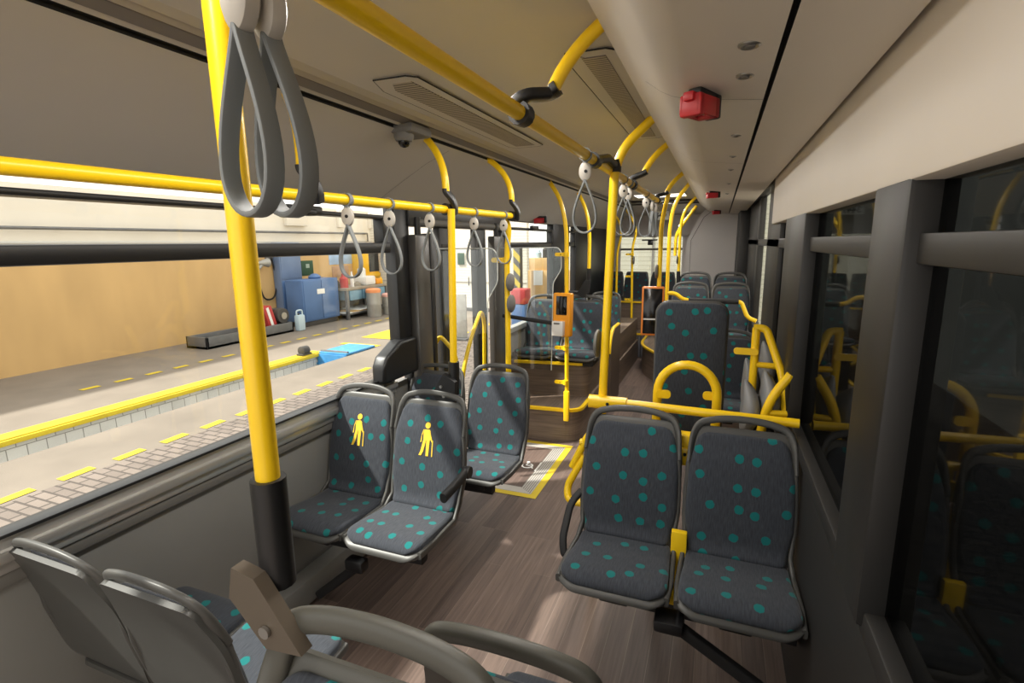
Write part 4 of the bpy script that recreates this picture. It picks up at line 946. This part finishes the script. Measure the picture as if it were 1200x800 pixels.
m = MB(); m.box(-2.9, 2.5, 12.6, 12.8, G, 4.2); struct(m.build('wall_garage_rear', brick_mat('rear_siding', (.40, .40, .33), (.38, .38, .31), (.28, .28, .22), 3.0, .10, .008, .6, .08, 'XZ')))
m = MB(); m.box(-1.47, -1.43, 12.58, 12.6, G, 4.0); struct(m.build('trim_48', M['greypad']))
# wall beyond window_2
m = MB(); m.box(-5.6, 6, 18.0, 18.2, G, 5.2); struct(m.build('wall_hall_end', M['whitewall']))
r = wroot('hazard_post', (-5.0, 13.2, G)); tag(r, 'yellow and black striped hazard post in the workshop', 'post')
m = MB(); m.box(-5.12, -4.92, 13.0, 13.2, G, 1.75, .01); kid(m, 'post', M['wastedark'], r)
for k in range(4):
    z = .25 + .36 * k; m = MB(); m.add([(-5.115, 12.995, z + .20), (-4.925, 12.995, z), (-4.925, 12.995, z + .18), (-5.115, 12.995, z + .38)], [[0, 1, 2, 3]]); kid(m, 'stripe', M['paint'], r, smooth=False)
r = wroot('plywood_cabinet', (-4.45, 13.6, G)); tag(r, 'plywood cupboard with a white notice seen through the rear side window', 'cupboard')
m = MB(); m.box(-4.85, -3.6, 13.4, 13.9, G, 1.12, .01); m.box(-4.85, -4.05, 13.5, 13.9, 1.12, 1.45, .01); kid(m, 'carcass', M['plywood'], r)
m = MB(); m.box(-4.68, -4.42, 13.385, 13.40, .72, 1.12, .002); kid(m, 'notice', M['paper'], r)
m = MB(); m.box(-4.3, -4.29, 13.395, 13.402, G + .05, 1.1); kid(m, 'door_gap', M['wastedark'], r)
for i, (x, c_, h_) in enumerate(((-4.62, 'canblue', .2), (-4.42, 'wastedark', .32), (-4.15, 'greenposter', .28))):
    m = MB(); z_ = 1.45 if x < -4.05 else 1.12; m.lathe([(.08, 0), (.08, h_ * .7), (.05, h_ * .8), (.04, h_)], (x, 13.65, z_), n=14)
    tag(m.build('storage_can', M[c_]), ['pale blue can on the plywood cupboard', 'black can on the plywood cupboard', 'dark green can on the plywood cupboard'][i], 'can')
r = wroot('red_machine', (-4.7, 11.2, G)); tag(r, 'red and grey workshop cart outside the rear side window', 'cart')
m = MB(); m.box(-4.5, -4.12, 11.2, 11.6, .45, .80, .03); kid(m, 'upper_box', M['crate'], r)
m = MB(); m.box(-4.48, -4.14, 11.22, 11.58, G + .12, .45, .02); kid(m, 'lower_box', M['cabblue'], r)
for x in (-4.40, -4.22):
    m = MB(); m.lathe([(.08, -.03), (.08, .03)], (x, 11.3, G + .08), 'x', 14); kid(m, 'wheel', M['rubber'], r)
# orange/white sign column seen further back
r = wroot('info_board', (-5.5, 10.6, G)); tag(r, 'free-standing grey notice board on the ground outside the doorway', 'board')
m = MB(); m.box(-5.66, -5.34, 10.58, 10.62, G + .05, .72, .02); kid(m, 'board', M['barrelgrey'], r)
m = MB(); m.box(-5.7, -5.3, 10.45, 10.75, G, G + .05, .01); kid(m, 'base', M['steelgrey'], r)
r = wroot('banner_board', (-3.6, 14.5, G)); tag(r, 'tall white board with red blocks behind the far pillar', 'board')
m = MB(); m.box(-3.65, -2.6, 15.0, 15.06, G, 2.6, .01); kid(m, 'board', M['paper'], r)
m = MB(); m.box(-3.6, -2.65, 14.99, 15.0, 1.9, 2.2, .0); m.box(-3.6, -2.65, 14.99, 15.0, .9, 1.15, .0); kid(m, 'red_block', M['crate'], r)

# blue cabinets
r = wroot('low_cabinet', (-10.7, 11.6, G)); tag(r, 'wide low blue steel cabinet with a white label', 'cabinet')
m = MB(); m.box(-11.0, -10.42, 10.88, 12.32, G + .14, .93, .015); kid(m, 'body', M['cabblue'], r)
m = MB(); m.box(-10.425, -10.40, 10.92, 11.60, G + .18, .90, .008); kid(m, 'door', M['cabblue'], r)
m = MB(); m.box(-10.425, -10.40, 11.62, 12.28, G + .18, .90, .008); kid(m, 'door', M['cabblue'], r)
m = MB(); m.box(-10.402, -10.395, 11.42, 11.72, .52, .66, .0); kid(m, 'label_plate', M['paper'], r)
m = MB(); m.box(-10.97, -10.47, 10.92, 12.28, G, G + .14, .01); kid(m, 'plinth', M['wastedark'], r)
r = wroot('tall_cabinet', (-11.3, 11.3, G)); tag(r, 'tall narrow blue-grey locker behind the low blue cabinet', 'cabinet')
m = MB(); m.box(-11.44, -11.17, 10.93, 11.72, G, 1.95, .015); kid(m, 'body', mat('locker_blue', (.14, .20, .33), .5, noise=.25, nscale=2), r)
m = MB(); m.box(-11.175, -11.155, 10.96, 11.69, G + .1, .9, .006); kid(m, 'door', M['cabblue'], r)
m = MB(); m.box(-11.175, -11.155, 10.96, 11.69, .95, 1.92, .006); kid(m, 'door', mat('locker_blue_door', (.15, .215, .35), .5, noise=.25, nscale=2), r)
m = MB(); m.lathe([(.16, 0), (.18, .05), (.1, .12), (.04, .14)], (-10.75, 11.75, .93), n=14); tag(m.build('oil_funnel', M['cabblue']), 'low blue pan lying on the low cabinet', 'pan')
# workbench
r = wroot('workbench', (-10.5, 13.2, G)); tag(r, 'steel workbench with pale blue drawers against the plywood wall', 'workbench')
m = MB(); m.box(-11.2, -10.2, 12.42, 14.5, .52, .60, .008); kid(m, 'top', M['benchtop'], r)
for x in (-10.26, -11.14):
    for y in (12.48, 14.44): m = MB(); m.box(x - .045, x + .045, y - .045, y + .045, G, .52, .006); kid(m, 'leg', M['steelgrey'], r)
for y in (12.58, 13.2, 13.78): m = MB(); m.box(-10.9, -10.22, y, y + .56, .22, .51, .008); kid(m, 'drawer', mat('drawer_blue', (.16, .31, .43), .5, noise=.3, nscale=6), r)
m = MB(); m.box(-11.2, -10.3, 12.5, 14.4, G + .12, G + .17, .006); kid(m, 'shelf', M['steelgrey'], r)
m = MB(); m.box(-11.2, -11.15, 12.5, 14.4, G, .5, .0); kid(m, 'back_panel', M['wastedark'], r)
for i, (y, z, c_) in enumerate(((13.0, .0, 'paper'), (13.25, .03, 'plywood'), (13.5, .06, 'paper'))):
    m = MB(); m.box(-11.0, -10.3 + .04 * i, y - .5, y + .55, G + .172 + z, G + .20 + z, .004); tag(m.build('cardboard_sheet', M[c_]), ['lowest pale sheet stacked under the workbench', 'brown board in the stack under the workbench', 'topmost pale sheet stacked under the workbench'][i], 'board')
def bottle(name, x, y, z, rr, h, m_, label, cat, sq=False):
    m = MB()
    if sq: m.box(x - rr, x + rr, y - rr, y + rr, z, z + h, min(rr, h) * .2); 
    else: m.lathe([(rr, 0), (rr, h * .65), (rr * .45, h * .82), (rr * .4, h)], (x, y, z), n=14)
    tag(m.build(name, m_), label, cat)
bottle('red_bottle', -10.45, 12.62, .60, .13, .42, M['crate'], 'red bottle at the near end of the workbench', 'bottle')
bottle('dark_jar', -10.6, 12.5, .60, .11, .22, M['wastedark'], 'dark jar behind the red bottle on the workbench', 'jar')
bottle('spray_can', -10.45, 13.0, .60, .06, .46, M['white'], 'tall white spray can on the workbench', 'can')
bottle('tin_pot', -10.5, 13.3, .60, .12, .14, M['benchtop'], 'low round tin on the workbench', 'tin')
bottle('white_box', -10.55, 13.75, .60, .25, .28, M['white'], 'white box on the workbench', 'box', True)
bottle('white_canister', -10.6, 13.68, .88, .13, .34, M['white'], 'white canister standing on the white box', 'canister')
bottle('orange_box', -10.45, 14.2, .60, .13, .18, M['orange'], 'small orange box on the workbench', 'box', True)
bottle('yellow_bottle', -10.4, 14.4, .60, .06, .22, M['yellowboard'], 'small yellow bottle at the far end of the workbench', 'bottle')
def barrel(x, y, rr, h, label, lid):
    r = empty('waste_bin', (x, y, G)); tag(r, label, 'bin')
    m = MB(); m.lathe([(rr * .96, 0), (rr, .03), (rr, h * .45), (rr * 1.02, h * .47), (rr, h * .5), (rr, h)], n=20); m.build('drum', M['barrelgrey'], r)
    m = MB(); m.lathe([(rr * 1.05, h * .92), (rr * 1.05, h + .02), (rr * .8, h + .06), (.02, h + .07)], n=20); m.build('lid', lid, r)
barrel(-9.95, 13.35, .22, .82, 'grey bin with an orange lid before the workbench', M['lidorange'])
barrel(-9.85, 13.95, .18, .62, 'smaller bin with a pink lid beside the orange lidded bin', mat('lid_pink', (.75, .42, .36), .5))
# watering can / canister
r = wroot('water_canister', (-10.25, 10.35, G)); tag(r, 'pale blue canister with handle standing before the blue locker', 'canister')
m = MB(); m.box(-10.28, -10.12, 10.36, 10.60, G, G + .42, .035); kid(m, 'body', M['canblue'], r)
m = MB(); m.tube(fillet([(-10.2, 10.38, G + .38), (-10.2, 10.38, G + .54), (-10.2, 10.58, G + .54), (-10.2, 10.58, G + .38)], .06), .022, 10); kid(m, 'handle', M['canblue'], r)
m = MB(); m.lathe([(.035, 0), (.035, .06)], (-10.2, 10.44, G + .40), n=12); kid(m, 'cap', M['wastedark'], r)
# trough with red box and engine parts
r = wroot('steel_trough', (-10.7, 9.2, G)); tag(r, 'long grey steel trough on the ground before the plywood wall', 'trough')
m = MB(); m.box(-10.9, -10.25, 7.8, 10.3, G, G + .06, .006); m.box(-10.3, -10.25, 7.8, 10.3, G, G + .26, .006); m.box(-10.9, -10.85, 7.8, 10.3, G, G + .26, .006); m.box(-10.9, -10.25, 7.8, 7.85, G, G + .26, .006); m.box(-10.9, -10.25, 10.25, 10.3, G, G + .26, .006); kid(m, 'tray', M['steelgrey'], r)
m = MB(); m.box(-10.34, -10.27, 9.25, 9.33, G + .2, 1.0, .006); m.box(-10.9, -10.27, 9.25, 9.33, .94, 1.0, .006); kid(m, 'rack_post', M['steelgrey'], r)
r = wroot('red_toolbox', (-10.75, 9.55, G + .07)); tag(r, 'red box with white stripe leaning in the steel trough', 'box')
mx = Matrix.Translation((-10.55, 9.72, G + .42)) @ Matrix.Rotation(.28, 4, 'X')
m = MB(); m.box(-.16, .16, -.13, .13, -.30, .30, .015, mx); kid(m, 'case', M['crate'], r)
m = MB(); m.box(.155, .163, -.05, .03, -.29, .29, .0, mx); kid(m, 'stripe', M['paper'], r)
r = wroot('engine_part', (-10.8, 10.0, G + .06)); tag(r, 'dark machine part with round wheels in the steel trough', 'machine part')
m = MB(); m.box(-10.78, -10.48, 9.98, 10.24, G + .06, G + .62, .05); kid(m, 'housing', M['wastedark'], r)
m = MB(); m.lathe([(.19, -.08), (.21, 0), (.19, .08), (.05, .09)], (-10.44, 10.10, G + .44), 'x', 18); kid(m, 'pulley', M['wastedark'], r)
m = MB(); m.lathe([(.09, 0), (.09, .05)], (-10.38, 10.10, G + .44), 'x', 14); kid(m, 'hub', M['steel'], r)
# hose and funnel on the wall, poster, display cabinet
r = wroot('wall_hose', (WX + .05, 10.0, .6)); tag(r, 'thin dark hose hanging in a loop on the plywood wall', 'hose')
m = MB(); m.tube(fillet([(WX + .05, 10.30, 1.75), (WX + .06, 10.36, .9), (WX + .06, 10.5, .42), (WX + .06, 10.85, .42), (WX + .06, 11.02, .9), (WX + .05, 10.78, 1.9)], .3), .022, 8); kid(m, 'tube', M['rubber'], r)
m = MB(); m.box(WX + .001, WX + .06, 10.7, 10.95, 1.5, 1.9, .01); kid(m, 'bracket', M['steelgrey'], r)
r = wroot('metal_funnel', (WX + .15, 9.5, 1.6)); tag(r, 'grey metal funnel hanging on the plywood wall', 'funnel')
m = MB(); m.tube([(WX + .12, 10.15, 1.15), (WX + .15, 10.3, 1.26), (WX + .15, 10.45, 1.38)], .05, 10); kid(m, 'spout', M['barrelgrey'], r)
m = MB(); m.lathe([(.03, -.2), (.12, .12), (.125, .14)], (WX + .16, 10.5, 1.42), 'y', 14); kid(m, 'cone', M['barrelgrey'], r)
r = wroot('wall_poster', (WX + .01, 11.85, 1.3)); tag(r, 'dark green poster on the plywood wall above the low cabinet', 'poster')
m = MB(); m.box(WX + .001, WX + .015, 12.0, 12.48, .98, 1.42, .003); kid(m, 'sheet', M['greenposter'], r)
m = MB(); m.box(WX + .015, WX + .018, 12.18, 12.32, 1.2, 1.32, .0); kid(m, 'print', mat('print_pale', (.35, .42, .36), .7), r)
r = wroot('blue_notice', (WX + .01, 13.9, 1.8)); tag(r, 'pale blue notices pinned on the plywood wall', 'poster')
m = MB(); m.box(WX + .001, WX + .012, 13.2, 14.3, 1.25, 1.65, .003); kid(m, 'sheet', mat('notice_blue', (.35, .50, .72), .6, noise=.3, nscale=4), r)
m = MB(); m.box(WX + .001, WX + .012, 13.3, 14.1, .85, 1.2, .003); kid(m, 'photo_sheet', mat('notice_brown', (.45, .28, .18), .6, noise=.4, nscale=8), r)
r = wroot('yellow_cabinet', (WX + .3, 15.6, 1.0)); tag(r, 'yellow wall cabinet with a black opening above the workbench', 'cabinet')
m = MB(); m.box(WX + .001, WX + .35, 14.3, 15.3, .72, 1.75, .01); kid(m, 'body', M['yellowboard'], r)
m = MB(); m.box(WX + .345, WX + .352, 14.75, 15.3, .95, 1.6, .0); kid(m, 'opening', M['screen'], r)
m = MB(); m.box(WX + .35, WX + .40, 14.3, 15.3, .78, .90, .005); kid(m, 'rail', M['yellowboard'], r)
# street-side wall on the far right
m = MB(); m.box(3.2, 3.4, -8, 19, G, 5.2); struct(m.build('wall_hall_right', M['whitewall']))

# ------------------------------------------------------------------ light, world, camera
W = bpy.data.worlds.new('World'); SC.world = W; W.use_nodes = True
bg = W.node_tree.nodes['Background']; bg.inputs[0].default_value = (1.0, .97, .92, 1); bg.inputs[1].default_value = 1.9
def sun(d, e, ang, col):
    l = bpy.data.lights.new('sun', 'SUN'); l.energy = e; l.angle = math.radians(ang); l.color = col
    o = bpy.data.objects.new('sun', l); COL.objects.link(o); o.rotation_euler = V(d).to_track_quat('-Z', 'Y').to_euler(); o.location = (-4, -2, 6); return o
sun((.76, .42, -1.0), 8.0, 2.5, (1, .95, .86))
def area(loc, rot, sx, sy, e, col):
    l = bpy.data.lights.new('interior_fill', 'AREA'); l.shape = 'RECTANGLE'; l.size = sx; l.size_y = sy; l.energy = e; l.color = col
    o = bpy.data.objects.new('interior_fill', l); COL.objects.link(o); o.location = loc; o.rotation_euler = rot; return o
area((-.75, 2.0, 2.395), (0, 0, 0), .12, 4.0, 42, (1, .95, .88))  # added fill light under the ceiling, no fitting there; lifts the front cabin
area((-.75, 6.5, 2.395), (0, 0, 0), .12, 4.0, 62, (1, .95, .88))  # second added fill light, brightens the rear end

cam = bpy.data.cameras.new('camera'); cam.sensor_width = 36; cam.sensor_fit = 'HORIZONTAL'; cam.lens = 605 / 1200 * 36; cam.clip_start = .02
co = bpy.data.objects.new('camera', cam); COL.objects.link(co)
R = Matrix(((0.9297223229668, -0.05757843165914607, 0.36373221796383465), (0.368059301791666, 0.17799589185006798, -0.9126060556719587), (-0.012196415122845312, 0.9823452482158053, 0.1866790314041169)))
co.matrix_world = Matrix.Translation((0, 0, 1.85)) @ R.to_4x4()
SC.camera = co
SC.view_settings.view_transform = 'Standard'; SC.view_settings.look = 'None'; SC.view_settings.exposure = 0
SC.cycles.use_denoising = True; SC.cycles.max_bounces = 8; SC.cycles.transparent_max_bounces = 16; SC.cycles.sample_clamp_indirect = 8
